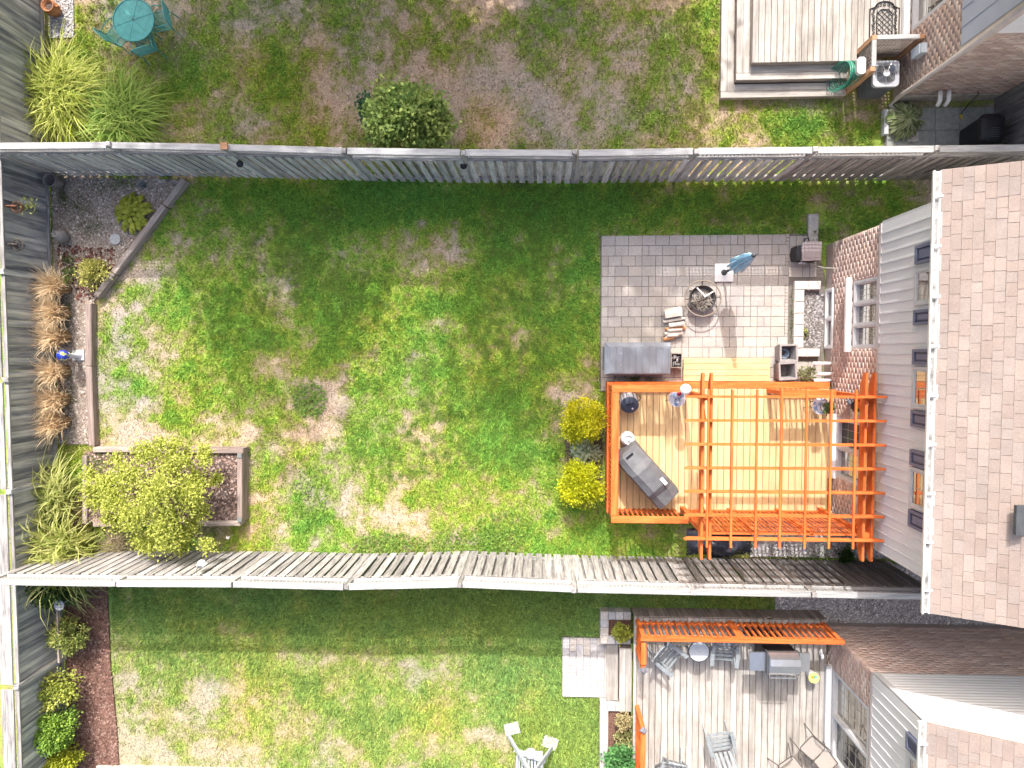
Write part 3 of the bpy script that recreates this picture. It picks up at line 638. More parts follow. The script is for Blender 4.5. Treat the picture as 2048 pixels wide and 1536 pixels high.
mb(hs, 'side_siding', MB().box(HX, 16, HY1 + .001, HY1 + .03, 2.6, 4.98).box(HX, 16, HY0 - .03, HY0 - .001, 2.6, 4.98), SIDING)
bx(hs, 'soffit', 6.14, HX + .02, HY0 - .3, HY1 + .3, 5.0, 5.02, WHITE)
bx(hs, 'fascia', 6.115, 6.139, HY0 - .3, HY1 + .3, 4.99, 5.14, WHITE)
rf = roof(hs, 6.11, HY0 - .3, HY1 + .34, .49, 0, 1.5, 4, (HY0 + .04, HY1 - .04))
gutter(hs, 6.06, HY0 - .32, HY1 + .34, 5.06, 9)
vx, vy = at(2040, 1037, 5.65)
mb(rf, 'roof_vent', MB().prism([(vx - .14, vy - .22), (vx + .02, vy - .22), (vx + .02, vy - .13), (vx + .3, vy - .13), (vx + .3, vy + .13), (vx + .02, vy + .13), (vx + .02, vy + .22), (vx - .14, vy + .22)], 5.72, 5.78), DKGREY)
window(hs, 'window', HX - .03, *kw, 3, TRIM, GLASS, depth=.15, grid=(3, 3))
bx(hs, 'window_sill', HX - .14, HX - .03, kw[0] - .07, kw[1] + .08, kw[2] - .09, kw[2] - .002, WHITE)
window(hs, 'patio_door', HX - .03, *pdr, 2, TRIM, GLASS, depth=.15, grid=(3, 5), glassmats=[SCREEN, GLASS])
bx(hs, 'door_sill', HX - .12, HX + .02, pdr[0] - .05, pdr[1] + .05, .62, .715, WHITE)
window(hs, 'basement_window', HX - .05, *bw, 2, WHITE, DGLASS, depth=.12, grid=None)
for (py0, py1) in ((530, 606), (735, 822), (945, 1030)):
    a = at(1855, py1, 4.5)[1]; b = at(1855, py0, 4.5)[1]
    window(hs, 'upper_window', HX - .095, a, b, 3.86, 4.96, 1, TRIM, GLASS, depth=.085, grid=(2, 3), fw=.05)
for (py0, py1) in ((481, 520), (616, 648), (698, 730), (826, 860), (908, 941), (1034, 1070)):
    a = at(1850, py1, 4.5)[1]; b = at(1850, py0, 4.5)[1]; xs = HX - .075
    s = bx(hs, 'shutter', xs, HX - .037, a, b, 3.9, 4.96, NAVY)
    F_ = MB()
    for (c, d, e, f_) in ((a, b, 3.9, 3.96), (a, b, 4.9, 4.96), (a, a + .05, 3.96, 4.9), (b - .05, b, 3.96, 4.9)): F_.box(xs - .02, xs - .0005, c, d, e, f_)
    F_.box(xs - .012, xs - .0005, a + .085, b - .085, 4.03, 4.82)
    mb(s, 'shutter_frame', F_, NAVYL)
# window well
ww = thing('window_well', 'pale stone block surround of the gravel window well against the brick wall', 'window well', (6.1, .75, 0))
yT, yB = at(1600, 562, .17)[1], at(1600, 714, .17)[1]; yt, yb = at(1615, 580, .17)[1], at(1615, 697, .17)[1]
for (a, b, c, d) in [(5.72, 6.02, yt + .005, yT), (6.025, 6.3, yt + .005, yT), (5.72, 6.02, yB, yb - .005), (6.025, 6.3, yB, yb - .005)] : bx(ww, 'stone_block', a, b, c, d, 0, .17 + jit(.004), STONE)
nb = 5
for k in range(nb): bx(ww, 'stone_block', 5.72, 5.935, yb + (yt - yb) * k / nb + .003, yb + (yt - yb) * (k + 1) / nb - .003, 0, .17 + jit(.004), STONE)
mb(ww, 'well_bed', MB().box(5.94, 6.44, yb, yt, -.02, .018), GRAV)
chips('well_gravel', rect(5.95, 6.42, yb, yt), 1100, .036, [(.25, .24, .24), (.15, .14, .14), (.38, .37, .37), (.09, .085, .085)], .018, parent=ww)
# lower house ----------------------------------------------------------------
LYW = -6.3
hs2 = thing('brick_house', 'lower neighbour house with sunlit side wall, patio door and weathered deck, bottom right', 'house', (6.5, -8, 0))
pd2 = (at(1664, 1516, .72)[1], at(1664, 1338, .72)[1], .72, 2.42)
core(hs2, 6.5, 16, -12.5, LYW, 4.98, [pd2], MORT, 6.5)
brick_face(hs2, (6.5, LYW, 0), (0, -1, 0), 6.2, .3, 2.52, (-1, 0, 0), [(LYW - pd2[1], LYW - pd2[0], pd2[2], pd2[3])], seed=8, bright=1.15)
brick_face(hs2, (11.8, LYW, 0), (-1, 0, 0), 5.3, .2, 2.56, (0, 1, 0), name='side_brickwork', seed=9, bright=1.5)  # bricks coloured lighter to fill in the deep shade between the houses
mb(hs2, 'soldier_course', MB().box(6.465, 6.499, -12.5, LYW + .01, 2.525, 2.6), MATS['grey_ledge'])
for k in range(22):
    a = LYW - (k + 1) * .205; bx(hs2, 'siding_panel', 6.478, 6.498, a + .002, a + .203, 2.605, 4.96, SIDING); bx(hs2, 'batten', 6.464, 6.478, a - .012, a + .014, 2.605, 4.96, SIDING)
for k in range(30):
    z = 2.6 + k * .103; b = MB(); pr_ = [(.034, 0), (.034, .062), (.012, .085), (.008, .1035), (0, .1035), (0, 0)]
    xs_ = 6.5 if z < 4.9 else 6.5 + (z - 4.9) / .49 + .1
    v = [(x, LYW + p, z + q) for x in (xs_, 11.9) for p, q in pr_]; b.add(v, [(i, 6 + i, 6 + (i + 1) % 6, (i + 1) % 6) for i in range(6)]); mb(hs2, 'siding_course', b, SIDING)
bx(hs2, 'corner_post', 6.48, 6.59, LYW + .024, LYW + .05, 2.6, 4.98, TRIM)
bx(hs2, 'soffit', 6.14, 6.52, -12.6, LYW + .34, 5.0, 5.02, WHITE); bx(hs2, 'fascia', 6.115, 6.139, -12.6, LYW + .34, 4.99, 5.14, WHITE)
roof(hs2, 6.11, -12.6, LYW + .4, .49, 0, 1.5, 14, (LYW - .04,)); gutter(hs2, 6.06, -12.6, LYW + .42, 5.06, 10)
window(hs2, 'patio_door', 6.47, *pd2, 2, TRIM, GLASS, depth=.15, grid=(3, 5), glassmats=[GLASS, DGLASS])
bx(hs2, 'door_sill', 6.36, 6.5, pd2[0] - .06, pd2[1] + .06, .6, .715, TRIM)
a = at(1815, 1500, 4.2)[1]; b = at(1815, 1478, 4.2)[1]
s = bx(hs2, 'shutter', 6.425, 6.463, a - .1, b, 3.95, 4.96, NAVY); mb(s, 'shutter_frame', MB().box(6.405, 6.4245, a - .1, a - .05, 3.95, 4.96).box(6.405, 6.4245, b - .05, b, 3.95, 4.96).box(6.405, 6.4245, a - .05, b - .05, 3.95, 4.01), NAVYL)
window(hs2, 'upper_window', 6.405, a - .95, a - .13, 3.93, 4.95, 1, TRIM, GLASS, depth=.085, grid=(2, 3), fw=.07)
# upper house ----------------------------------------------------------------
UXW, UYW = 7.88, 5.66
hs3 = thing('brick_house', 'upper neighbour house with shaded brick side wall and patio door, top right corner', 'house', (UXW, 7.5, 0))
pd3 = (at(1838, 62, .72)[1], 9.6, .72, 2.42)
core(hs3, UXW, 17, UYW, 13, 5.0, [pd3], MORT, UXW)
brick_face(hs3, (UXW, UYW, 0), (0, 1, 0), 6.5, .3, 2.52, (-1, 0, 0), [(pd3[0] - UYW, pd3[1] - UYW, pd3[2], pd3[3])], seed=18)
brick_face(hs3, (UXW, UYW, 0), (1, 0, 0), 4.5, .36, 3.3, (0, -1, 0), name='side_brickwork', seed=19, bright=1.2)  # side bricks coloured lighter than the back wall, lifting the shade here
bx(hs3, 'foundation', UXW - .02, 13, UYW - .025, UYW - .001, 0, .35, CONC)
for k in range(20):
    a = UYW + .1 + k * .34; bx(hs3, 'siding_panel', UXW - .022, UXW - .002, a + .002, a + .338, 2.53, 4.96, mat('blue_siding', (.33, .36, .44), (.37, .4, .48), scale=2, vary=.03, rough=.55)); bx(hs3, 'batten', UXW - .036, UXW - .022, a - .012, a + .014, 2.53, 4.96, MATS['blue_siding'])
for k in range(17):
    z = 3.3 + k * .1; b = MB(); b.add([(UXW, UYW - .022, z), (13, UYW - .022, z), (13, UYW - .004, z + .102), (UXW, UYW - .004, z + .102), (UXW, UYW, z), (13, UYW, z)], [(0, 1, 2, 3), (0, 4, 5, 1)])
    mb(hs3, 'siding_course', b, SIDING)
bx(hs3, 'corner_post', UXW - .04, UXW + .09, UYW - .05, UYW + .07, 2.53, 4.98, mat('tan_trim', (.38, .33, .3), (.44, .39, .35), vary=.03))
DS = MB(); DS.tube([(UXW - .06, UYW - .05, 4.9), (UXW - .06, UYW - .05, .35), (UXW - .12, UYW - .12, .12), (UXW + .25, UYW - .45, .06)], .05, 8)
mb(hs3, 'downspout', DS, MATS['tan_trim'], True)
roof(hs3, 7.42, UYW - .3, 13, .49, 0, .3, 24, (UYW + .04,)); gutter(hs3, 7.38, UYW - .32, 13, 5.06, 9)
window(hs3, 'patio_door', UXW - .03, *pd3, 2, TRIM, GLASS, depth=.15, grid=(3, 5))
bx(hs3, 'door_sill', UXW - .16, UXW - .03, pd3[0] - .06, pd3[1] + .06, .6, .715, WHITE)
jb = mb(hs3, 'junction_box', MB().box(UXW - .12, UXW - .007, 6.15, 6.35, 1.0, 1.35), mat('box_grey', (.42, .47, .52), vary=0, rough=.5)); bx(jb, 'box_lid', UXW - .145, UXW - .121, 6.15, 6.35, 1.0, 1.3, MATS['box_grey'])
for i, (px, py) in enumerate(((1880, 205), (1896, 205))):
    x, _ = at(px, py, .6); mb(hs3, 'vent_pipe', MB().tube([(x, UYW - .02, .6 + i * .03), (x, UYW - .22, .6 + i * .03), (x - .01 * i, UYW - .3, .5)], .045, 10), WHITE, True)

# ------------------------------------------------------------------ main deck
def railing(parent, a, b, zd, ztop, m, capm, cap_w=.15, bal=.105, posts=(0, 1), inner=None, sq=.032):
    """rail between two points: posts, two rails, balusters and a flat cap"""
    a = Vector((*a, 0)); b = Vector((*b, 0)); d = (b - a); L = d.length; u = d / L; ax = 'x' if abs(u.x) > .5 else 'y'; n = Vector((-u.y, u.x, 0))
    R = MB(); e = .03
    p, q = a + u * e, b - u * e
    R.beam((p.x, p.y, zd + .13), (q.x, q.y, zd + .13), .038, .085); R.beam((p.x, p.y, ztop - .1), (q.x, q.y, ztop - .1), .038, .085)
    r = mb(parent, 'railing', R, m[ax])
    for t in posts:
        c = a + d * t; bx(r, 'post', c.x - .045, c.x + .045, c.y - .045, c.y + .045, zd - .3, ztop - .002, m['z'])
    k = int(L / bal)
    for i in range(1, k):
        c = a + u * (L * i / k) + n * .028; bx(r, 'baluster', c.x - sq / 2, c.x + sq / 2, c.y - sq / 2, c.y + sq / 2, zd + .07, ztop - .05, m['z'])
    c = (a + b) / 2; h = cap_w / 2
    if ax == 'x': bx(r, 'rail_cap', min(a.x, b.x) - .07, max(a.x, b.x) + .07, c.y - h, c.y + h, ztop, ztop + .035, capm['x'])
    else: bx(r, 'rail_cap', c.x - h, c.x + h, min(a.y, b.y) - .07 + .15, max(a.y, b.y) + .07 - .15, ztop + .0, ztop + .035, capm['y'])
    return r
DZ = .6
dk = thing('deck', 'new yellow pine deck with orange stained railing beside the paved patio', 'deck', (3.9, -2.1, 0))
nb = 33; p = (6.36 - 1.62) / nb
for k in range(nb):
    x = 1.62 + k * p; bx(dk, 'deck_board', x + .005, x + p - .005, -3.60, -.80, DZ - .03, DZ + jit(.0015), PINE['y'])
bx(dk, 'rim_board', 1.455, 1.615, -3.62, -.655, DZ - .045, DZ - .004, OR['y'])
bx(dk, 'rim_board', 1.62, 6.36, -.795, -.65, DZ - .045, DZ - .002, OR['x'])
bx(dk, 'fascia', 1.47, 6.36, -.69, -.66, .05, DZ - .046, OR['x']); bx(dk, 'fascia', 1.465, 1.49, -3.6, -.7, .05, DZ - .046, OR['y']); bx(dk, 'fascia', 1.47, 6.36, -3.64, -3.605, .05, DZ - .02, OR['x'])
for x in (1.7, 3.2, 4.7, 6.2): bx(dk, 'footing', x - .1, x + .1, -3.5, -3.3, -.05, .5, CONC)
bx(dk, 'floor_beam', 1.6, 6.3, -3.2, -3.1, .3, DZ - .035, PINE['x'])
railing(dk, (1.53, -3.53), (1.53, -.75), DZ, 1.55, OR, OR, posts=(0, .5, 1))
railing(dk, (1.53, -.75), (2.98, -.75), DZ, 1.55, OR, OR, posts=(1,))
railing(dk, (1.53, -3.53), (3.02, -3.53), DZ, 1.55, OR, OR, posts=())
railing(dk, (5.02, -.84), (6.02, -.84), DZ, 1.55, OR, OR, posts=(0, 1))
st = mb(dk, 'step', MB().box(3.24, 5.12, -.62, -.15, .02, .26), PINE['x'])
for k in range(4): bx(st, 'step_board', 3.21, 5.15, -.648 + k * .134, -.648 + k * .134 + .129, .265, .3, PINE['x'])
# pergola ---------------------------------------------------------------------
pg = thing('pergola', 'orange stained pergola with crossed rafters and a lattice screen over the pine deck', 'pergola', (4.6, -2.1, DZ))
for (x, y) in ((3.145, -.86), (6.19, -.86), (3.145, -3.5), (6.19, -3.5)): bx(pg, 'post', x - .05, x + .05, y - .05, y + .05, DZ, 2.84, OR['z'])
def shaped(x, y0, y1, z0, z1, t):
    M = MB(); pl = [(y0, z1), (y0, z0 + .12), (y0 + .22, z0), (y1 - .22, z0), (y1, z0 + .12), (y1, z1)]; n = len(pl)
    v = [(x - t / 2, a, b) for a, b in pl] + [(x + t / 2, a, b) for a, b in pl]
    return M.add(v, [tuple(range(n)), tuple(range(2 * n - 1, n - 1, -1))] + [(i, n + i, n + (i + 1) % n, (i + 1) % n) for i in range(n)])
for x in (3.065, 3.225, 6.11, 6.27): mb(pg, 'beam', shaped(x, -3.98, -.38, 2.64, 2.86, .045), OR['y'])
for k in range(7):
    y = -.83 - k * .453; M = MB(); x0, x1 = 2.7, 6.43
    pl = [(x0, 2.99), (x0, 2.95), (x0 + .1, 2.865), (x1 - .1, 2.865), (x1, 2.95), (x1, 2.99)]
    v = [(a, y - .02, b) for a, b in pl] + [(a, y + .02, b) for a, b in pl]
    M.add(v, [tuple(range(5, -1, -1)), tuple(range(6, 12))] + [(i, (i + 1) % 6, 6 + (i + 1) % 6, 6 + i) for i in range(6)]); mb(pg, 'rafter', M, OR['x'])
for k in range(7):
    x = 3.125 + k * .455 + jit(.006); bx(pg, 'purlin', x - .02, x + .02, -3.7, -.69, 2.992, 3.03, OR['y'], (0, 0, jit(.002)))
scr = mb(pg, 'screen', MB().box(3.2, 6.13, -3.55, -3.51, .66, .74).box(3.2, 6.13, -3.55, -3.51, 2.54, 2.62), OR['x'])
for x in (4.18, 5.24): bx(scr, 'screen_post', x - .045, x + .045, -3.57, -3.485, DZ, 2.62, OR['z'])
for i, (x0, x1) in enumerate(((3.2, 4.13), (4.23, 5.19), (5.29, 6.13))): lattice(scr, 'lattice', (x0, -3.53, 0), (1, 0, 0), x1 - x0, .76, 2.53, OR['z'], pitch=.088, w=.034, wz=.016)
for (x, s) in ((3.145, 1), (6.19, -1)):
    mb(pg, 'brace', MB().beam((x, -3.45, 2.3), (x, -3.05, 2.66), .04, .09), OR['y']); mb(pg, 'brace', MB().beam((x, -.9, 2.3), (x, -1.3, 2.66), .04, .09), OR['y'])
# lower deck -------------------------------------------------------------------
d2 = thing('deck', 'weathered grey deck with orange railing behind the lower house', 'deck', (4.2, -8.5, 0))
nb = 30; p = (6.40 - 2.16) / nb
for k in range(nb):
    x = 2.16 + k * p; bx(d2, 'deck_board', x + .005, x + p - .005, -11.6, -6.02, DZ - .03, DZ + jit(.002), GREY['y'])
bx(d2, 'rim_board', 2.085, 2.155, -11.6, -6.02, DZ - .04, DZ - .003, GREY['y'])
for k in range(36):
    x = 2.1 + k * .12; bx(d2, 'skirt_board', x, x + .112, -6.02, -6.0, .03, DZ - .04 - (.05 if k == 25 else 0), TIMB['z'], (0, jit(.01), 0))
railing(d2, (2.17, -6.1), (6.3, -6.1), DZ, 1.55, OR, OR, cap_w=.1, posts=(0, .5, 1), bal=.13, sq=.045)
railing(d2, (2.17, -6.75), (2.17, -6.12), DZ, 1.55, OR, OR, cap_w=.11, posts=(0,), bal=.11)
railing(d2, (2.17, -11.4), (2.17, -8.1), DZ, 1.55, OR, OR, cap_w=.11, posts=(0, 1), bal=.11)
POSTCAP = mat('post_cap', (.12, .12, .15), (.18, .18, .21), vary=.05, rough=.4)
for y in (-6.78, -8.09): mb(d2, 'post_cap', MB().lathe([(.085, 0), (.085, .03), (.03, .08)], (2.17, y, 1.588), 4), POSTCAP)
for i, (x0, z) in enumerate(((1.5, .2), (1.79, .4))):
    b_ = mb(d2, 'step', MB().box(x0 + .01, x0 + .28, -8.15 - .16 * i, -6.85, 0, z - .035), TIMB['y'])
    for k in range(2): bx(b_, 'step_board', x0 + k * .144, x0 + k * .144 + .139, -8.17 - .16 * i, -6.83, z - .034, z, GREY['y'])
def planter(label, x0, x1, y0, y1, h, openx=True):
    t = thing('stone_planter', label, 'planter', ((x0 + x1) / 2, (y0 + y1) / 2, 0)); w_ = .19; n = max(1, int(round((x1 - x0) / .2))); k = max(1, int(round((y1 - y0 - 2 * w_) / .24)))
    for i in range(n):
        for yy in (y0, y1 - w_): bx(t, 'stone_block', x0 + (x1 - x0) * i / n + .003, x0 + (x1 - x0) * (i + 1) / n - .003, yy, yy + w_, 0, h + jit(.004), PALEP)
    for i in range(k):
        a = y0 + w_ + (y1 - y0 - 2 * w_) * i / k; bx(t, 'stone_block', x0, x0 + w_, a + .003, a + (y1 - y0 - 2 * w_) / k - .003, 0, h + jit(.004), PALEP)
    mb(t, 'planter_soil', MB().box(x0 + w_ + .002, x1 - .002, y0 + w_ + .002, y1 - w_ - .002, 0, h - .08), MULCH); return t
planter('square block planter with a small yellow-green globe shrub beside the lower deck', 1.36, 2.07, -6.79, -6.02, .3)
planter('long pale block planter of mixed shrubs below the deck steps', 1.36, 2.07, -11, -8.2, .3)
# upper deck ---------------------------------------------------------------------
d3 = thing('deck', 'weathered pale deck with wrap-around steps behind the upper house', 'deck', (6.2, 8, 0))
nb = 24; p = (7.72 - 4.56) / nb
for k in range(nb):
    x = 4.56 + k * p; bx(d3, 'deck_board', x + .005, x + p - .005, 6.32 if x < 6.7 else 6.55, 12, DZ - .03, DZ + jit(.002), GREY['y'])
bx(d3, 'fascia', 4.57, 6.8, 6.325, 6.345, .4, DZ - .032, TIMB['x']); bx(d3, 'fascia', 4.57, 4.59, 6.35, 12, .4, DZ - .032, TIMB['y'])
for i, (x0, y0, z) in enumerate(((3.99, 5.72, .2), (4.275, 6.03, .4))):
    s_ = mb(d3, 'step', MB().box(x0 + .02, x0 + .3, y0 + .02, 12, 0, z - .032).box(x0 + .3, 6.75, y0 + .02, y0 + .3, 0, z - .032), TIMB['x'])
    for k in range(2): bx(s_, 'step_board', x0 + k * .143, x0 + k * .143 + .138, y0 + .15, 12, z - .03, z, GREY['y'])
    for k in range(2): bx(s_, 'step_board', x0 + (.0 if k == 0 else .29), 6.7, y0 + k * .15, y0 + k * .15 + .143, z - .03, z + .002, GREY['x'])
# lattice screen round the air conditioner
ls = thing('lattice_screen', 'low cedar-posted lattice screen in an L around the air conditioner', 'screen', (6.84, 6.5, 0))
for (x, y) in ((6.84, 6.5), (6.82, 5.86), (7.8, 6.5)): bx(ls, 'post', x - .05, x + .05, y - .05, y + .05, 0, 1.3, CEDAR['z'])
bx(ls, 'top_rail', 6.89, 7.75, 6.455, 6.545, 1.26, 1.3, CAPW['x']); bx(ls, 'top_rail', 6.79, 6.88, 5.91, 6.45, 1.26, 1.3, CAPW['y'])
lattice(ls, 'lattice', (6.9, 6.5, 0), (1, 0, 0), .84, .35, 1.25, TIMB['x'], pitch=.07, w=.035); lattice(ls, 'lattice', (6.83, 5.92, 0), (0, 1, 0), .52, .35, 1.25, TIMB['x'], pitch=.07, w=.035)
# air conditioner
ac = thing('air_conditioner', 'square grey air conditioner with round fan grille beside the upper brick wall', 'air conditioner', (7.32, 5.95, 0))
x0, x1, y0, y1 = 7.05, 7.6, 5.68, 6.23
def rrect(x0, x1, y0, y1, r, n=4):
    P = []
    for (cx, cy, a) in ((x1 - r, y1 - r, 0), (x0 + r, y1 - r, 90), (x0 + r, y0 + r, 180), (x1 - r, y0 + r, 270)):
        for i in range(n + 1): q = rad(a + 90 * i / n); P.append((cx + r * math.cos(q), cy + r * math.sin(q)))
    return P
mb(ac, 'body', MB().prism(rrect(x0 + .03, x1 - .03, y0 + .03, y1 - .03, .07), .04, .72), DKGREY)
ACG = mat('ac_grey', (.34, .35, .37), (.38, .39, .41), vary=.03, rough=.5)
for k in range(9): mb(ac, 'louver', MB().prism(rrect(x0 + .01, x1 - .01, y0 + .01, y1 - .01, .08), .07 + k * .073, .1 + k * .073), mat('louver_grey', (.13, .135, .14), vary=.03, rough=.5))
M = MB(); o = rrect(x0, x1, y0, y1, .09, 8); cx, cy = 7.325, 5.955; inn = []
for (a, b) in o: q = math.atan2(b - cy, a - cx); inn.append((cx + .225 * math.cos(q), cy + .225 * math.sin(q)))
k = len(o); v = [(a, b, .72) for a, b in o] + [(a, b, .8) for a, b in o] + [(a, b, .8) for a, b in inn] + [(a, b, .72) for a, b in inn]
M.add(v, [(r * k + i, r * k + (i + 1) % k, (r + 1) * k + (i + 1) % k, (r + 1) * k + i) for r in range(3) for i in range(k)]); mb(ac, 'top_panel', M, ACG)
G = MB()
for r in np.arange(.075, .226, .0125): G.ring((cx, cy, .812 - r * .04), r, .0022, 30, 4)
for i in range(7): q = i * 2 * math.pi / 7 + .2; G.tube([(cx, cy, .815), (cx + .235 * math.cos(q), cy + .235 * math.sin(q), .803)], .005, 5)
mb(ac, 'fan_grille', G, STEEL); mb(ac, 'hub_cap', MB().lathe([(.07, 0), (.07, .012), (.055, .018)], (cx, cy, .812), 20), mat('pale_cap', (.6, .62, .64), vary=0, rough=.4))
F_ = MB()
for i in range(4): q = i * math.pi / 2; F_.beam((cx + .03 * math.cos(q), cy + .03 * math.sin(q), .7), (cx + .2 * math.cos(q), cy + .2 * math.sin(q), .7), .11, .006, (math.sin(q) * .4, -math.cos(q) * .4, 1))
mb(ac, 'fan', F_, STEEL)
# hose on its hanger
hz = thing('garden_hose', 'coil of green garden hose hanging on a pale hanger at the lattice screen', 'hose', (6.66, 6.0, .2))
M = MB()
for i in range(9):
    c = (6.7 - i * .022, 6.0 + jit(.03), .68 - i * .01); A = .2 + jit(.03) + i * .008; Bz = .34 + jit(.04); P = []
    for k in range(25): q = 2 * math.pi * k / 24; P.append((c[0] - .12 * (1 - math.sin(q)) * (i / 9) + .01 * math.sin(3 * q), c[1] + A * math.cos(q), max(.03, c[2] + Bz * math.sin(q))))
    M.tube(P, .012, 6, False)
mb(hz, 'coil', M, mat('hose_green', (.02, .12, .085), (.05, .25, .18), scale=3, vary=0, rough=.35)); M = MB()
for i in range(2): M.tube([(6.68 - .02 * i, 6.0 + .13 * math.cos(q) + .02, .72 + .27 * math.sin(q)) for q in np.linspace(-2.6, 2.2, 18)], .01, 6)
mb(hz, 'pale_hose', M, mat('hose_cream', (.5, .48, .28), vary=0, rough=.4))
mb(hz, 'hanger', MB().prism(rrect(6.6, 6.77, 5.85, 6.2, .06), .98, 1.08), mat('hanger_grey', (.5, .51, .51), vary=0, rough=.5))
# door mat
mx, my = at(1769, 38, .61)
dm = thing('door_mat', 'black scroll-patterned openwork door mat with arched end on the upper deck', 'door mat', (mx, my, .6))
M = MB(); hw, hl = .31, .36; z = .612
ol = [(mx - hw, my - .5), (mx + hw, my - .5), (mx + hw, my + .22), (mx + .22, my + .25)] + [(mx + .2 * math.cos(q), my + .25 + .12 * math.sin(q)) for q in np.linspace(0, math.pi, 10)] + [(mx - .22, my + .25), (mx - hw, my + .22)]
M.tube([(a, b, z) for a, b in ol + ol[:1]], .012, 6); iw = .165
M.tube([(a, b, z) for a, b in [(mx - iw, my - .5), (mx - iw, my + .1), (mx - .08, my + .2), (mx + .08, my + .2), (mx + iw, my + .1), (mx + iw, my - .5)]], .01, 6); mb(dm, 'border', M, BLACK)
M = MB()
for k in range(-6, 8):
    for s in (-1, 1):
        a = np.array([mx - iw * s, my - .5 + k * .11]); b = a + np.array([2 * iw * s, .33])
        if s > 0 or 1:
            t0 = max(0, (my - .5 - a[1]) / .33); t1 = min(1, (my + .18 - a[1]) / .33)
            if t1 - t0 > .05: M.tube([(*(a + (b - a) * t0), z - .002), (*(a + (b - a) * t1), z - .002)], .006, 5)
mb(dm, 'diamond_grid', M, BLACK); M = MB()
for s in (-1, 1):
    for k in range(13):
        cx_, cy_ = mx + s * .235 + jit(.02), my - .45 + k * .056; r0 = random.uniform(.028, .04); a0 = random.uniform(0, 6)
        M.tube([(cx_ + r0 * (1 - i / 14) * math.cos(a0 + i * .7), cy_ + r0 * (1 - i / 14) * math.sin(a0 + i * .7), z) for i in range(10)], .007, 4)
for k in range(7):
    q = math.pi * (k + .5) / 7; cx_, cy_ = mx + .2 * math.cos(q), my + .22 + .09 * math.sin(q)
    M.tube([(cx_ + .034 * (1 - i / 14) * math.cos(k + i * .7), cy_ + .034 * (1 - i / 14) * math.sin(k + i * .7), z) for i in range(10)], .007, 4)
mb(dm, 'scrollwork', M, BLACK)
# black wheeled bin
bn = thing('wheeled_bin', 'black ribbed plastic bin standing on grey slabs by the dark side fence', 'bin', (9.55, 4.72, 0)); P = rrect(9.28, 9.78, 4.45, 5.05, .12)
M = MB(); k = len(P); cxx, cyy = 9.53, 4.75
v = [(cxx + (a - cxx) * s, cyy + (b - cyy) * s, z) for s, z in ((.82, .03), (.98, .75), (1.0, .8)) for a, b in P]
M.add(v, [(r * k + i, r * k + (i + 1) % k, (r + 1) * k + (i + 1) % k, (r + 1) * k + i) for r in range(2) for i in range(k)] + [tuple(range(k - 1, -1, -1))]); mb(bn, 'body', M, BLACK)
M = MB(); v = [(cxx + (a - cxx) * s, cyy + (b - cyy) * s, z) for s, z in ((1.04, .8), (1.04, .84), (.9, .9), (.6, .93)) for a, b in P]
M.add(v, [(r * k + i, r * k + (i + 1) % k, (r + 1) * k + (i + 1) % k, (r + 1) * k + i) for r in range(3) for i in range(k)] + [tuple(range(3 * k, 4 * k)), tuple(range(k - 1, -1, -1))]); mb(bn, 'lid', M, BLACK, True)
for i in range(5): bx(bn, 'vent_slat', 9.46, 9.62, 4.55 + i * .045, 4.565 + i * .045, .93, .94, DKGREY)

# ------------------------------------------------------------------ timbers and raised bed
def plank(parent, name, a, b, w_, z0, z1, m):
    a = Vector((*a, 0)); b = Vector((*b, 0)); d = b - a; L = d.length; c = (a + b) / 2; hL = L / 2 - .004
    return bx(parent, name, c.x - hL, c.x + hL, c.y - w_ / 2, c.y + w_ / 2, z0, z1, m, (0, 0, math.atan2(d.y, d.x)))
ed = thing('garden_edging', 'angled line of old grey timbers edging the planting bed along the back fence', 'edging', (-10.6, .5, 0))
A = at(368, 358, .2); Bp = at(190, 592, .2); dv = (Vector(Bp) - Vector(A))
for (t0, t1) in ((0, .22), (.225, .8), (.805, 1.0)): plank(ed, 'timber', Vector(A) + dv * t0, Vector(A) + dv * t1, .14, -.02, .2 + jit(.006), TIMB['x'])
c0 = at(176, 606, .2); c1 = at(176, 733, .2); c2 = at(182, 893, .2)
plank(ed, 'timber', c0, c1, .15, -.02, .2, RTIMB['x']); plank(ed, 'timber', c1, c2, .15, -.02, .195, RTIMB['x'])
rb = thing('raised_bed', 'raised timber bed holding the big yellow-green shrub at the lower left of the lawn', 'raised bed', (-9, -3.2, 0))
for (a, b, m) in ((at(185, 900, .35), at(256, 901, .42), TIMB), (at(258, 902, .35), at(487, 902, .35), RTIMB), (at(479, 905, .35), at(479, 1045, .35), RTIMB), (at(480, 1047, .35), at(385, 1048, .35), TIMB), (at(383, 1049, .35), at(185, 1049, .35), RTIMB), (at(166, 912, .4), at(166, 1050, .4), TIMB)):
    plank(rb, 'timber', a, b, .12, -.02, .36 + jit(.01), m['x']); 
x0, y0 = at(172, 1044, .3); x1, y1 = at(473, 908, .3)
mb(rb, 'bed_soil', MB().box(x0, x1, y0, y1, 0, .27), SOIL)
chips('bed_mulch', rect(x0, x1, y0, y1), 3500, .032, [(.16, .1, .08), (.28, .19, .16), (.09, .06, .05), (.36, .27, .24)], .275, parent=rb)
for (px, py) in ((479, 911), (479, 1040)):
    x, y = at(px, py, .37); bx(rb, 'metal_bracket', x - .05, x + .05, y - .05, y + .05, .375, .382, STEEL)

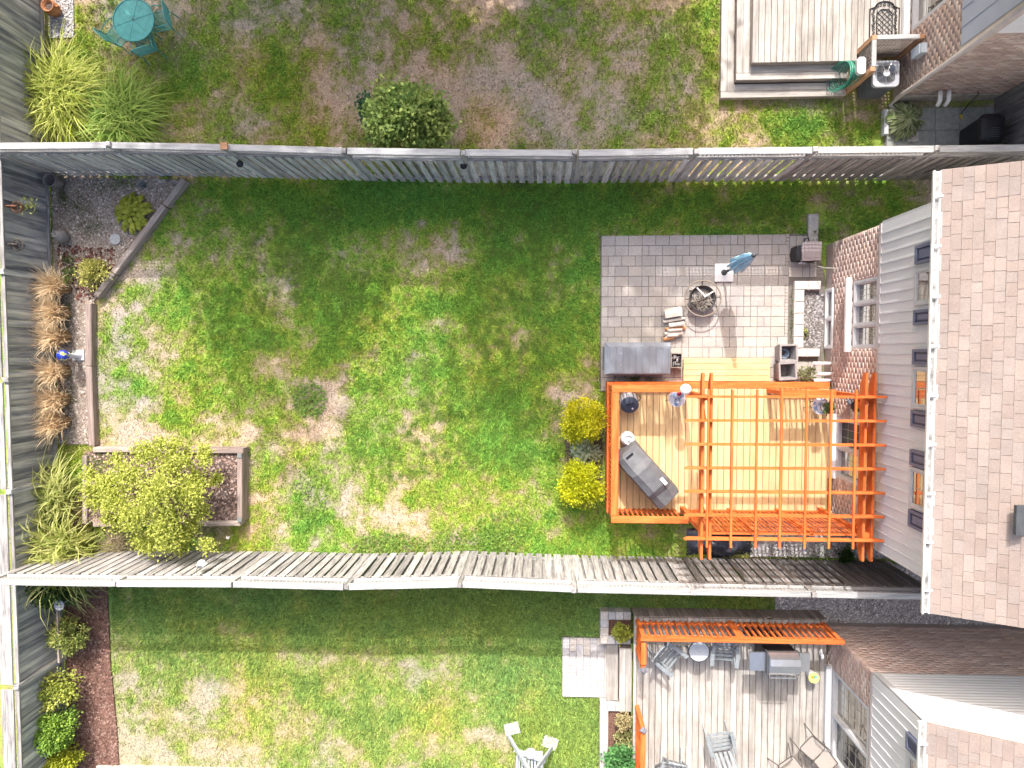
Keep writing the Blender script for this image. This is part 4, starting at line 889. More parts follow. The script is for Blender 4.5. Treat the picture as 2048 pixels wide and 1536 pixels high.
# ------------------------------------------------------------------ patio things
ub = thing('parasol', 'closed light blue parasol leaning over its white square base slab on the patio', 'parasol', (*at(1448, 547, .08), .05))
bp = at(1448, 545, .08)
bx(ub, 'base_slab', bp[0] - .21, bp[0] + .21, bp[1] - .21, bp[1] + .21, .045, .1, WHITE)
mb(ub, 'stand', MB().lathe([(.07, .1), (.05, .13), (.032, .18), (.03, .5)], (bp[0], bp[1], 0), 14), DKGREY, True); tp_ = (bp[0] - .02, bp[1] + .07, 2.32)
mb(ub, 'pole', MB().tube([(bp[0], bp[1], .1), tp_], .02, 10), mat('tan_pole', (.36, .3, .26), vary=0, rough=.5), True)
M = MB(); n = 32; V_ = []
for j, (t, R) in enumerate(((.36, .13), (.42, .19), (.52, .2), (.68, .17), (.84, .12), (.95, .06), (1.0, .02))):
    for k in range(n):
        q = 2 * math.pi * k / n; r = R * (.62 + .38 * math.cos(k / n * 8 * 2 * math.pi + j * .35)) * (1 + jit(.1)); c = Vector((bp[0], bp[1], .1)).lerp(Vector(tp_), t)
        V_.append((c.x + r * math.cos(q), c.y + r * math.sin(q), c.z + (jit(.04) if j == 0 else 0)))
M.add(V_, [(j * n + k, j * n + (k + 1) % n, (j + 1) * n + (k + 1) % n, (j + 1) * n + k) for j in range(6) for k in range(n)]); mb(ub, 'canopy', M, mat('sky_blue_cloth', (.27, .5, .66), (.45, .68, .82), scale=5, vary=0, rough=.8), True)
mb(ub, 'finial', MB().lathe([(.035, 0), (.05, .02), (.045, .06), (.01, .09)], tp_, 14), DKGREY, True)
# fire pit
fx, fy = at(1402, 598, .2); fp = thing('fire_pit', 'round black wire-rimmed fire pit full of ash on the patio', 'fire pit', (fx, fy, .05)); IRON = mat('rusty_iron', (.03, .025, .024), (.1, .08, .07), scale=9, vary=0, rough=.7)
mb(fp, 'bowl', MB().lathe([(.05, .1), (.2, .13), (.29, .24), (.3, .33), (.285, .33), (.27, .24), (.18, .17), (.01, .16)], (fx, fy, .04), 28, True, False), IRON, True)
mb(fp, 'outer_ring', MB().ring((fx, fy, .38), .4, .015, 40, 6), mat('brass_wire', (.26, .22, .17), vary=0, rough=.5))
M = MB()
for i in range(4): q = i * math.pi / 2 + .05; M.tube([(fx + .3 * math.cos(q), fy + .3 * math.sin(q), .36), (fx + .4 * math.cos(q), fy + .4 * math.sin(q), .385)], .012, 5); q += .78; M.tube([(fx + .26 * math.cos(q), fy + .26 * math.sin(q), .3), (fx + .3 * math.cos(q), fy + .3 * math.sin(q), .04)], .016, 5)
mb(fp, 'legs', M, IRON); M = MB()
for i in range(-5, 6): x = fx + i * .048; h = math.sqrt(.27 ** 2 - (i * .048) ** 2); M.tube([(x, fy + .02, .33), (x, fy + h, .33)], .004, 4)
M.ring((fx, fy, .33), .27, .007, 30, 5); mb(fp, 'grate', M, DKGREY)
M = MB(); M.beam((fx - .13, fy + .24, .36), (fx + .05, fy + .05, .37), .03, .03); M.beam((fx + .03, fy + .03, .375), (fx + .24, fy + .16, .36), .03, .03); mb(fp, 'burnt_stick', M, mat('pale_stick', (.6, .56, .5), vary=0))
mb(fp, 'ash', MB().lathe([(.01, .02), (.2, .0), (.27, -.02)], (fx, fy, .25), 20, False, False), mat('ash', (.13, .11, .1), (.4, .37, .34), scale=18, vary=0, bump=1, rough=1)); M = MB()
for i in range(70): q = random.uniform(0, 6.28); r = .22 * math.sqrt(random.random()); a = random.uniform(0, 3.14); l = random.uniform(.03, .09); c = (fx + r * math.cos(q), fy - .05 + r * math.sin(q) * .8, .28 + random.random() * .04); M.beam((c[0] - l * math.cos(a), c[1] - l * math.sin(a), c[2]), (c[0] + l * math.cos(a), c[1] + l * math.sin(a), c[2] + jit(.02)), .014, .014)
mb(fp, 'charred_twigs', M, mat('twig', (.1, .075, .06), (.45, .4, .34), scale=4, vary=0), kind='stuff')
# firewood
LOGW = {0: mat('pale_split_wood', (.5, .44, .38), (.68, .63, .57), stretch=(.1, 1, 1), scale=20, vary=.08, rough=.85, bump=.3), 1: mat('orange_split_wood', (.5, .23, .09), (.6, .33, .15), stretch=(.1, 1, 1), scale=18, vary=.1, rough=.85)}
for i, (px, py, l, w_, a, m, z, lab) in enumerate([(1345, 625, .38, .22, .16, 0, .12, 'wide pale board, topmost of the firewood beside the fire pit'), (1348, 640, .5, .06, .18, 0, .05, 'long thin pale stick just under the wide board of the firewood'),
    (1352, 649, .34, .1, .12, 0, .09, 'short pale split log below the long stick in the firewood'), (1350, 657, .46, .07, .08, 1, .04, 'orange split log lying across the middle of the firewood'), (1349, 660, .32, .06, .05, 0, .15, 'pale narrow stick lying on the orange log'),
    (1346, 667, .42, .09, .02, 0, .07, 'pale split log under the orange one in the firewood'), (1343, 673, .3, .07, .16, 0, .06, 'second lowest pale stick of the firewood'), (1336, 676, .22, .09, .2, 1, .04, 'short dark orange piece at the left end of the firewood'), (1345, 671, .24, .05, .1, 0, .13, 'small pale offcut at the bottom of the firewood')]):
    x, y = at(px, py, z + .05); M = MB(); pr_ = [(-.5, -.4), (.5, -.5), (.42, .35), (-.1, .55), (-.48, .3)]
    v = [(s * l / 2 * (1 + .04 * q), b * w_, z + (c + .5) * min(w_, .09)) for q, s in enumerate((-1, 1)) for b, c in pr_]; R = Matrix.Translation((x, y, .045)) @ Matrix.Rotation(a, 4, 'Z'); v = [tuple(R @ Vector(p_)) for p_ in v]
    M.add(v, [(0, 1, 2, 3, 4), (9, 8, 7, 6, 5)] + [(k, 5 + k, 5 + (k + 1) % 5, (k + 1) % 5) for k in range(5)]); tag(mb(None, 'firewood_log', M, LOGW[m]), lab, 'firewood', 'firewood stacked by the fire pit')
# storage box
sb = thing('storage_box', 'long slate grey resin storage box with ribbed lid against the deck railing', 'storage box', (2.13, -.12, .05)); BOXG = mat('resin_grey', (.155, .175, .205), (.2, .22, .25), scale=3, vary=.03, rough=.5)
x0, y1 = at(1209, 685, .62); x1, y0 = at(1341, 749, .62)
mb(sb, 'body', MB().box(x0 + .05, x1 - .05, y0 + .04, y1 - .04, .045, .58), mat('resin_dark', (.09, .1, .115), vary=0, rough=.5))
M = MB(); v = [(x0, y0, .58), (x1, y0, .58), (x1, y1, .58), (x0, y1, .58), (x0, y0, .63), (x1, y0, .63), (x1, y1, .63), (x0, y1, .63), (x0 + .1, y0 + .02, .66), (x1 - .02, y0 + .02, .66), (x1 - .02, y1 - .09, .675), (x0 + .1, y1 - .09, .675)]
M.add(v, [(3, 2, 1, 0), (8, 9, 10, 11)] + [(r + i, r + (i + 1) % 4, r + 4 + (i + 1) % 4, r + 4 + i) for r in (0, 4) for i in range(4)]); mb(sb, 'lid', M, BOXG)
k = 9
for i in range(k):
    a = x0 + .12 + (x1 - x0 - .16) * i / k; b = a + (x1 - x0 - .16) / k - .014; z = .672; mb(sb, 'lid_panel', MB().add([(a, y0 + .03, .662), (b, y0 + .03, .662), (b, y1 - .11, .676), (a, y1 - .11, .676), (a + .01, y0 + .04, .669), (b - .01, y0 + .04, .669), (b - .01, y1 - .12, .683), (a + .01, y1 - .12, .683)], [(4, 5, 6, 7)] + [(i_, (i_ + 1) % 4, 4 + (i_ + 1) % 4, 4 + i_) for i_ in range(4)]), BOXG)
for yy in (y0 + .2, y1 - .25): bx(sb, 'hinge', x0 + .35, x0 + .37, yy, yy + .02, .684, .69, TRIM)
bx(sb, 'end_grip', x0 - .03, x0 - .001, y0 + .1, y1 - .1, .5, .59, mat('resin_dark', (.09, .1, .115)))
# crate of driftwood
cr = thing('wire_crate', 'small dark crate of grey driftwood beside the storage box', 'crate', (*at(1353, 722, .3), .045)); x, y = at(1353, 721, .32); M = MB()
for (a, b, c, d) in ((-.13, .13, -.17, -.15), (-.13, .13, .15, .17), (-.13, -.11, -.15, .15), (.11, .13, -.15, .15)): M.box(x + a, x + b, y + c, y + d, .05, .33)
M.box(x - .11, x + .11, y - .15, y + .15, .05, .07); mb(cr, 'box', M, TIMB['x']); M = MB()
for i in range(11): c = (x + jit(.06), y + jit(.1), .2 + i * .012); a = random.uniform(0, 3); M.tube([(c[0] - .06 * math.cos(a), c[1] - .07 * math.sin(a), c[2]), (c[0] + jit(.02), c[1] + jit(.02), c[2] + .04), (c[0] + .06 * math.cos(a), c[1] + .07 * math.sin(a), c[2])], [.014, .02, .01], 6)
mb(cr, 'driftwood', M, mat('driftwood', (.1, .095, .1), (.45, .43, .43), scale=8, vary=0), True, kind='stuff')
# planters
def square_planter(cx, cy, rot, label):
    t = thing('square_planter', label, 'planter', (cx, cy, .045), 'square grey planters by the window well'); M = MB(); P = [(.15, .05), (.2, .5), (.2, .53), (.16, .53), (.155, .5), (.12, .1)]; s = [(-1, -1), (1, -1), (1, 1), (-1, 1)]
    v = [(cx + a * r, cy + b * r, z) for r, z in P for a, b in s]; M.add(v, [(3, 2, 1, 0)] + [(j * 4 + i, j * 4 + (i + 1) % 4, j * 4 + 4 + (i + 1) % 4, j * 4 + 4 + i) for j in range(5) for i in range(4)] + [(20, 21, 22, 23)])
    mb(t, 'pot', M, mat('fibre_grey', (.22, .21, .21), (.31, .3, .3), scale=25, vary=.04, rough=.85)); t.rotation_euler = (0, 0, rot); return t
q = at(1577, 706, .5); sp1 = square_planter(q[0], q[1], .02, 'square grey planter with a coil of blue-grey hose inside, upper of the pair'); q2 = at(1575, 742, .5); square_planter(q2[0], q2[1], .06, 'empty square grey planter touching the orange deck rim, lower of the pair')
M = MB()
for i in range(4): M.ring((q[0] - .02 + jit(.015), q[1] + jit(.015), .2 + i * .025), .07 + .01 * i, .013, 18, 6)
tag(mb(None, 'coiled_hose', M, mat('hose_blue', (.2, .3, .42), (.45, .52, .6), scale=4, vary=0, rough=.4)), 'blue-grey coiled hose inside the upper square planter', 'hose')
# hose reel cabinet
rx, ry = at(1622, 503, .5); hr = thing('hose_reel', 'taupe lidded hose reel box with black sides by the brick wall', 'hose reel', (rx, ry, .045)); TAUPE = mat('taupe_plastic', (.25, .21, .215), (.28, .24, .245), vary=0, rough=.5)
mb(hr, 'body', MB().prism([(rx - .28, ry - .17), (rx + .17, ry - .2), (rx + .17, ry + .2), (rx - .28, ry + .14), (rx - .31, ry)], .06, .44), BLACK)
mb(hr, 'lid', MB().prism([(rx - .18, ry - .2), (rx + .22, ry - .19), (rx + .23, ry + .22), (rx - .18, ry + .22), (rx - .2, ry + .05)], .44, .5), TAUPE); mb(hr, 'lid_inset', MB().prism([(rx - .14, ry - .14), (rx + .18, ry - .13), (rx + .18, ry + .17), (rx - .15, ry + .17)], .5, .508), TAUPE)
mb(hr, 'crank', MB().tube([(rx - .24, ry - .06, .4), (rx - .17, ry - .2, .42), (rx - .16, ry - .22, .38)], .012, 6).box(rx - .2, rx - .06, ry - .25, ry - .22, .3, .36), TRIM)
mb(hr, 'handle', MB().tube([(rx - .1, ry + .2, .3), (rx - .08, ry + .3, .34), (rx, ry + .33, .34), (rx + .04, ry + .22, .3)], .014, 7), BLACK)
mb(hr, 'feed_hose', MB().tube([(rx + .12, ry - .19, .2), (rx + .17, ry - .28, .3), (rx + .28, ry - .36, .5), (rx + .32, ry - .37, .55), (6.46, ry - .39, .62)], .014, 7), mat('grey_hose', (.3, .28, .24), vary=0))
# vents of the main house by the planters
for (px0, px1, py, z) in ((1627, 1657, 727, .42), (1637, 1657, 748, .42), (1629, 1657, 761, .42)):
    xa, ya = at(px0, py, z); mb(hs, 'vent_pipe', MB().tube([(6.46, ya, z), (xa + .04, ya, z), (xa, ya, z - .02)], .038, 12), WHITE, True)
# rocks along the deck
for (px, py, s, lab) in ((1285, 760, .1, 'largest tan rock beside the storage box at the deck edge'), (1307, 760, .06, 'small tan rock right of the largest rock at the deck edge'), (1330, 762, .05, 'pale flat stone near the crate at the deck edge')):
    x, y = at(px, py, .05); M = MB().sphere((x, y, .07), s, 8, 5, .7); M.v = [(a + jit(s * .15), b + jit(s * .15), c) for a, b, c in M.v]; tag(mb(None, 'rock', M, mat('tan_rock', (.28, .21, .15), (.42, .35, .27), scale=9, vary=.1, rough=.95)), lab, 'rock', 'rocks at the deck edge')

# ------------------------------------------------------------------ things on the main deck
# covered grill
ga, gb, gc_, gd = [Vector((*at(px, py, 1.6), 0)) for px, py in ((1237, 918), (1270, 893), (1357, 990), (1328, 1020))]
gr = thing('covered_grill', 'barbecue under a black-grey fabric cover standing diagonally on the pine deck', 'grill', (*at(1290, 960, .9), DZ)); ctr = (ga + gb + gc_ + gd) / 4
ux = ((gc_ + gd) / 2 - (ga + gb) / 2).normalized(); uy = Vector((-ux.y, ux.x, 0)); hl = ((gc_ + gd) / 2 - (ga + gb) / 2).length / 2; hw = .29
M = MB(); st_ = [(-1.0, .8, .86), (-.93, .98, .96), (-.5, 1.0, 1.04), (-.32, 1.0, 1.12), (.4, 1.0, 1.1), (.6, 1.0, .98), (1.0, 1.0, .9)]; V_ = []
for (t, w_, h) in st_:
    c = ctr + ux * hl * t
    for (s, z) in ((-1.12, .12), (-1.05, h * .55), (-.95, h - .1), (-.5, h), (.45, h - .01), (.95, h - .12), (1.05, h * .5), (1.12, .12)):
        q = c + uy * hw * s * w_; V_.append((q.x + jit(.012), q.y + jit(.012), DZ + z + jit(.012)))
M.add(V_, [(j * 8 + i, (j + 1) * 8 + i, (j + 1) * 8 + i + 1, j * 8 + i + 1) for j in range(6) for i in range(7)] + [tuple(range(8)), tuple(range(55, 47, -1))]); COVER = mat('cover_cloth', (.095, .097, .105), (.135, .137, .145), scale=5, vary=0, rough=.6, bump=.25)
mb(gr, 'cover', M, COVER)
lb = ctr + ux * hl * .33 + uy * hw * .62; M = MB(); R = Matrix.Translation((lb.x, lb.y, DZ + 1.105)) @ Matrix.Rotation(math.atan2(ux.y, ux.x), 4, 'Z') @ Matrix.Rotation(-.12, 4, 'X')
lab_ = mb(gr, 'care_label', MB().box(-.085, .085, -.035, .035, 0, .006, R), WHITE); mb(lab_, 'label_print', MB().box(-.06, -.02, -.018, .02, .0062, .0085, R).box(.0, .06, .008, .014, .0062, .0085, R).box(.0, .06, -.012, -.006, .0062, .0085, R), mat('print_grey', (.3, .28, .28), vary=0))
mb(gr, 'vent_flap', MB().beam(tuple(ctr - ux * hl * .86 + Vector((0, 0, DZ + .985)) - uy * .09), tuple(ctr - ux * hl * .86 + Vector((0, 0, DZ + .985)) + uy * .09), .05, .015), BLACK)
for s in (-1, 1): q = ctr + ux * hl * .8 + uy * hw * s * .8; mb(gr, 'caster', MB().tube([(q.x - .02, q.y, DZ + .06), (q.x + .02, q.y, DZ + .06)], .055, 12), BLACK)
# propane tank
px_, py_ = at(1257, 879, 1.0); pt = thing('propane_tank', 'white round propane tank beside the covered grill on the deck', 'gas tank', (px_, py_, DZ)); TANK = mat('tank_white', (.68, .68, .68), (.76, .76, .75), vary=0, rough=.35)
mb(pt, 'body', MB().lathe([(.11, 0), (.11, .03), (.145, .07), (.157, .14), (.157, .27), (.14, .33), (.1, .365), (.03, .38)], (px_, py_, DZ), 26), TANK, True)
mb(pt, 'collar', MB().ring((px_, py_, DZ + .42), .1, .012, 24, 6, .5, 5.6).ring((px_, py_, DZ + .39), .1, .01, 24, 6, .5, 5.6), TANK); mb(pt, 'valve', MB().tube([(px_, py_, DZ + .38), (px_, py_, DZ + .45)], .018, 8).tube([(px_ - .04, py_ - .02, DZ + .43), (px_ + .03, py_ + .02, DZ + .43)], .014, 8), STEEL)
# padded cooler bag
bx_, by_ = at(1258, 800, .85); cb = thing('cooler_bag', 'grey and navy padded round bag in the upper left corner of the deck', 'bag', (bx_, by_, DZ)); R = Matrix.Translation((bx_, by_ + .06, DZ)) @ Matrix.Rotation(rad(24), 4, 'X'); ST = mat('bag_grey', (.3, .31, .34), (.36, .37, .4), scale=5, vary=0, rough=.8); NV = mat('bag_navy', (.05, .065, .1), (.07, .085, .12), scale=5, vary=0, rough=.75)
def xf(M, R): M.v = [tuple(R @ Vector(p_)) for p_ in M.v]; return M
mb(cb, 'body', xf(MB().lathe([(.17, .04), (.2, .12), (.205, .3), (.19, .38)], (0, 0, 0), 24), R), ST, True); mb(cb, 'lid', xf(MB().lathe([(.195, .375), (.2, .4), (.185, .43), (.1, .45), (.01, .455)], (0, 0, 0), 24, True, False), R), NV, True)
M = MB()
for q in np.linspace(.5, 2.6, 4): M.tube([(.21 * math.cos(q), .21 * math.sin(q), z) for z in (.06, .2, .3, .38)], .007, 5)
mb(cb, 'piping', xf(M, R), BLACK); mb(cb, 'handle', xf(MB().tube([(-.07, .04, .45), (-.03, .06, .49), (.04, .08, .49), (.08, .08, .45)], .013, 6), R), BLACK); mb(cb, 'badge', xf(MB().lathe([(.022, .455), (.022, .465)], (.06, -.06, -.008), 12), R), WHITE)
mb(cb, 'patch', xf(MB().lathe([(.035, 0), (.035, .012)], (0, 0, 0), 12), R @ Matrix.Translation((-.02, .205, .26)) @ Matrix.Rotation(rad(-90), 4, 'X')), WHITE); mb(cb, 'strap', xf(MB().tube([(-.2, .03, .3), (-.25, -.05, .16), (-.2, -.1, .06)], .014, 6).tube([(.2, .06, .34), (.25, .1, .26), (.21, .12, .12)], .012, 6), R), BLACK)
# mosaic plant stands
MOS = mat('mosaic_top', (.2, .33, .52), (.62, .66, .7), scale=11, vary=0, rough=.35, detail=1, lo=.45, hi=.52)
def stand(px, py, h, label):
    x, y = at(px, py, DZ + h); t = thing('plant_stand', label, 'plant stand', (x, y, DZ), 'wire plant stands with mosaic tops'); z = DZ + h
    mb(t, 'top', MB().lathe([(.165, -.012), (.172, 0), (.165, .012)], (x, y, z), 26), MOS); mb(t, 'rim', MB().ring((x, y, z + .004), .172, .013, 28, 6), WHITE); M = MB()
    for i in range(4): q = i * math.pi / 2 + .6; M.tube([(x + r * math.cos(q), y + r * math.sin(q), DZ + zz) for r, zz in ((.15, h - .01), (.1, h * .6), (.08, h * .4), (.16, 0))], .007, 5)
    M.ring((x, y, DZ + h * .4), .085, .006, 18, 5); mb(t, 'legs', M, BLACK); return x, y, z
x, y, z = stand(1354, 797, .62, 'wire plant stand with blue-white mosaic top under the railing by the white globe'); M = MB().lathe([(.005, .0), (.04, .004), (.045, .03), (.03, .045)], (x + .04, y + .1, z + .012), 12)
tag(mb(None, 'flower_bowl', M, mat('crimson', (.42, .02, .07), vary=0, rough=.5)), 'small crimson bowl on the mosaic stand by the white globe', 'bowl'); tag(mb(None, 'blue_jar', MB().lathe([(.05, 0), (.058, .05), (.045, .11), (.03, .13)], (x - .01, y - .06, z + .012), 14).lathe([(.03, .13), (.02, .14)], (x - .01, y - .06, z + .012), 14), mat('blue_glass', (.16, .25, .42), (.5, .58, .68), scale=9, vary=0, rough=.2)), 'blue patterned jar on the mosaic stand by the white globe', 'jar')
gx_, gy_ = at(1372, 779, 1.85); gl = thing('garden_globe', 'white globe on a stake beside the deck opening', 'globe', (gx_, gy_, DZ)); mb(gl, 'globe', MB().sphere((gx_, gy_, 1.82), .115, 20, 12), mat('globe_white', (.7, .69, .68), (.78, .77, .76), scale=3, vary=0, rough=.3), True); mb(gl, 'stake', MB().tube([(gx_, gy_, DZ), (gx_, gy_, 1.72)], .012, 6), DKGREY)
x, y, z = stand(1641, 812, .62, 'wire plant stand with blue-white mosaic top carrying a potted plant at the brick wall'); pp = thing('potted_plant', 'dark pot of green ivy on the mosaic stand near the patio door', 'potted plant', (x + .05, y - .01, z + .012))
mb(pp, 'pot', MB().lathe([(.065, 0), (.09, .14), (.1, .16), (.085, .16), (.08, .12), (.01, .12)], (x + .05, y - .01, z + .013), 16, True, False), mat('pot_stone', (.3, .27, .25), vary=0)); put(pp, 'foliage', crown_mesh('ivy', (x + .06, y - .02, z + .22), (.12, .12, .09), 240, .05, (.03, .06, .015), (.12, .2, .05), 14), (0, 0, 0))
lx, ly = at(1697, 806, 1.5); M = MB().sphere((6.42, ly, 1.5), .05, 10, 7, 1.4); [M.tube([(6.43, ly, 1.5), (6.4, ly + s * .07, 1.5 + t * .09), (6.43, ly + s * .1, 1.5 + t * .13)], .014, 5) for s in (-1, 1) for t in (-1, 1)]; M.tube([(6.43, ly, 1.44), (6.43, ly + .02, 1.3), (6.43, ly - .02, 1.2)], [.03, .02, .006], 6)
tag(mb(None, 'wall_ornament', M, mat('pewter', (.17, .19, .24), vary=0, rough=.45), True), 'grey lizard-like metal ornament on the brick wall above the plant stand', 'ornament'); lm = thing('wall_lamp', 'dark round porch lamp on the brick wall by the patio door', 'lamp', (6.42, at(1733, 812, 2)[1], 2.0)); yl_ = at(1733, 812, 2)[1]
mb(lm, 'shade', MB().lathe([(.05, .1), (.12, .0), (.11, -.01)], (6.3, yl_, 2.05), 16), BLACK, True); mb(lm, 'arm', MB().tube([(6.46, yl_, 2.0), (6.36, yl_, 2.2), (6.3, yl_, 2.15)], .015, 6), BLACK)
# covered pile under the screen
M = MB(); nx_, ny_ = 22, 8; (xa, ya), (xb, yb_) = at(1378, 1118, .3), at(1512, 1068, .3); V_ = []
for j in range(ny_ + 1):
    for i in range(nx_ + 1):
        u, v_ = i / nx_, j / ny_; e = min(u, 1 - u, .25) * 4 * min(v_, 1 - v_, .3) * 3.3; V_.append((xa + (xb - xa) * u + jit(.02), ya + (yb_ - ya) * v_ + jit(.02) + .05 * math.sin(u * 9), .02 + .34 * min(1, e) * (.8 + .3 * math.sin(u * 12) * math.cos(v_ * 5)) + jit(.025)))
M.add(V_, [(j * (nx_ + 1) + i, j * (nx_ + 1) + i + 1, (j + 1) * (nx_ + 1) + i + 1, (j + 1) * (nx_ + 1) + i) for j in range(ny_) for i in range(nx_)])
tag(mb(None, 'tarpaulin', M, mat('black_film', (.02, .022, .035), (.04, .042, .06), vary=0, rough=.22, spec=.6), True), 'crumpled black plastic sheet covering a pile below the orange lattice screen', 'tarp')

# ------------------------------------------------------------------ furniture of the lower and upper yards
def slat_chair(px, py, rot, label, zs=.42):
    x, y = at(px, py, DZ + zs); t = thing('slat_chair', label, 'chair', (0, 0, 0), 'grey slatted folding chairs on the weathered deck'); m = CHAIRG
    for i in range(5): bx(t, 'seat_slat', -.22, .22, -.2 + i * .093, -.2 + i * .093 + .06, .4, .422, m)
    for s in (-1, 1):
        mb(t, 'seat_rail', MB().beam((s * .235, -.24, .4), (s * .235, .27, .41), .03, .05), m)
        mb(t, 'arm', MB().prism([(s * .24, -.22), (s * .25, .1), (s * .24, .3), (s * .33, .32), (s * .35, .1), (s * .31, -.22)], .6, .625), m)
        mb(t, 'front_leg', MB().beam((s * .27, .27, 0), (s * .27, -.2, .6), .03, .05), m); mb(t, 'back_leg', MB().beam((s * .25, -.36, 0), (s * .25, .25, .6), .03, .05), m)
        mb(t, 'back_post', MB().beam((s * .225, -.22, .4), (s * .225, -.4, .88), .03, .045), m)
    for i in range(4): a = -.165 + i * .11; mb(t, 'back_slat', MB().beam((a, -.23, .46), (a, -.4, .88), .07, .018, (0, 1, .4)), m)
    mb(t, 'top_rail', MB().tube([(-.235, -.39, .86), (-.12, -.415, .9), (.12, -.415, .9), (.235, -.39, .86)], .022, 6), m)
    t.location = (x, y, DZ); t.rotation_euler = (0, 0, rot); t.scale = (.92, .92, .92); return t
slat_chair(1337, 1312, rad(-127), 'grey slatted chair turned diagonally in the corner of the orange railing')
slat_chair(1447, 1303, rad(176), 'grey slatted chair between the round glass table and the steel barbecue')
slat_chair(1441, 1486, rad(12), 'grey slatted chair alone in the open middle of the weathered deck')
slat_chair(1343, 1540, rad(168), 'grey slatted chair nearest the long orange railing, cut by the bottom edge')
def sling_chair(px, py, rot, label):
    x, y = at(px, py, DZ + .42); t = thing('sling_chair', label, 'chair', (0, 0, 0), 'brown framed sling chairs by the brick wall'); fm = mat('brown_tube', (.08, .07, .065), (.11, .1, .09), vary=0, rough=.4); cl = mat('sling_cloth', (.29, .26, .24), (.34, .31, .285), scale=40, vary=.03)
    mb(t, 'seat', MB().prism(rrect(-.21, .21, -.2, .22, .05), .405, .425), cl); F = MB(); P = [(a, b, .415) for a, b in rrect(-.22, .22, -.21, .23, .06)]; F.tube(P + P[:1], .014, 6)
    mb(t, 'seat_frame', F, fm)
    for s in (-1, 1):
        mb(t, 'leg', MB().tube([(s * .25, .3, 0), (s * .24, .2, .4), (s * .27, .18, .6), (s * .28, -.2, .63), (s * .22, -.28, .6)], .014, 6), fm); mb(t, 'leg', MB().tube([(s * .24, -.34, 0), (s * .23, -.2, .41), (s * .21, -.34, .88)], .014, 6), fm)
    mb(t, 'backrest', MB().add([(-.2, -.21, .46), (.2, -.21, .46), (.2, -.34, .87), (-.2, -.34, .87), (-.2, -.225, .46), (.2, -.225, .46), (.2, -.355, .87), (-.2, -.355, .87)], [(0, 1, 2, 3), (7, 6, 5, 4), (0, 4, 5, 1), (2, 6, 7, 3), (0, 3, 7, 4), (1, 5, 6, 2)]), cl); mb(t, 'top_rail', MB().tube([(-.21, -.34, .88), (.21, -.34, .88)], .014, 6), fm)
    t.location = (x, y, DZ); t.rotation_euler = (0, 0, rot); t.scale = (.92, .92, .92); return t
sling_chair(1627, 1499, rad(48), 'brown framed sling chair closest to the brick wall and patio door'); sling_chair(1582, 1538, rad(-52), 'brown framed sling chair at the bottom edge left of the other sling chair')
x, y = at(1398, 1303, DZ + .5); gt = thing('glass_table', 'small round glass table with dark rim between two grey slatted chairs', 'table', (x, y, DZ))
mb(gt, 'tabletop', MB().lathe([(.01, 0), (.22, 0), (.22, .008), (.01, .008)], (x, y, DZ + .5), 30, False, False), mat('frosted_glass', (.36, .39, .42), (.44, .47, .5), scale=4, vary=0, rough=.12, spec=.6)); mb(gt, 'rim', MB().ring((x, y, DZ + .504), .225, .012, 36, 6), DKGREY)
for i in range(4): q = i * 1.571 + .5; mb(gt, 'leg', MB().tube([(x + .2 * math.cos(q), y + .2 * math.sin(q), DZ + .49), (x + .12 * math.cos(q), y + .12 * math.sin(q), DZ + .3), (x + .22 * math.cos(q), y + .22 * math.sin(q), DZ)], .011, 6), DKGREY)
# steel barbecue
x, y = at(1564, 1326, DZ + .95); bq = thing('barbecue', 'stainless steel gas barbecue with two side shelves on the weathered deck', 'barbecue', (x, y, DZ)); z = DZ
for (a, b, n_) in ((-.66, -.31, 'side_shelf'), (.33, .6, 'side_shelf')): mb(bq, n_, MB().prism([(x + a, y - .2), (x + b, y - .2), (x + b, y + .2), (x + a, y + .2)], z + .86, z + .9), STEEL)
mb(bq, 'cabinet', MB().box(x - .31, x + .33, y - .18, y + .2, z + .1, z + .84), BLACK)
prof = [(-.24, .9), (-.24, .99), (-.15, 1.1), (.02, 1.16), (.15, 1.13), (.24, .98), (.24, .9)]; v = [(x + s, y + a, z + b) for s in (-.3, .32) for a, b in prof]; k = 7
mb(bq, 'hood', MB().add(v, [(i, i + 1, k + i + 1, k + i) for i in range(6)] + [tuple(range(6, -1, -1)), tuple(range(7, 14))]), STEEL)
for s in (-.315, .335): bx(bq, 'hood_end', x + s - .015, x + s + .015, y - .25, y + .25, z + .86, z + 1.0, DKGREY)
bx(bq, 'control_panel', x - .31, x + .33, y - .29, y - .2, z + .72, z + .87, STEEL)
for s in (-.2, .01, .22): mb(bq, 'knob', MB().tube([(x + s, y - .29, z + .8), (x + s, y - .33, z + .8)], .026, 10), BLACK)
mb(bq, 'handle', MB().tube([(x - .27, y - .24, z + 1.0), (x - .26, y - .31, z + .99), (x + .28, y - .31, z + .99), (x + .29, y - .24, z + 1.0)], .013, 6), STEEL)
M = MB(); M.box(x - .55, x - .2, y + .25, y + .5, z + .02, z + .07); mb(bq, 'base_shelf', M, BLACK); [bx(bq, 'rack_bar', x - .5 + i * .11, x - .42 + i * .11, y + .22, y + .5, z + .3, z + .33, BLACK) for i in range(7)]
for (a, b) in ((-.28, -.15), (.3, -.15), (-.28, .17), (.3, .17)): mb(bq, 'caster', MB().tube([(x + a - .015, y + b, z + .05), (x + a + .015, y + b, z + .05)], .05, 10), BLACK)
x, y = at(1628, 1356, DZ + .3); bk = thing('bucket', 'small white bucket with blue, green and orange lid beside the steel barbecue', 'bucket', (x, y, DZ)); mb(bk, 'pail', MB().lathe([(.085, 0), (.11, .27), (.115, .29)], (x, y, DZ), 20), WHITE, True)
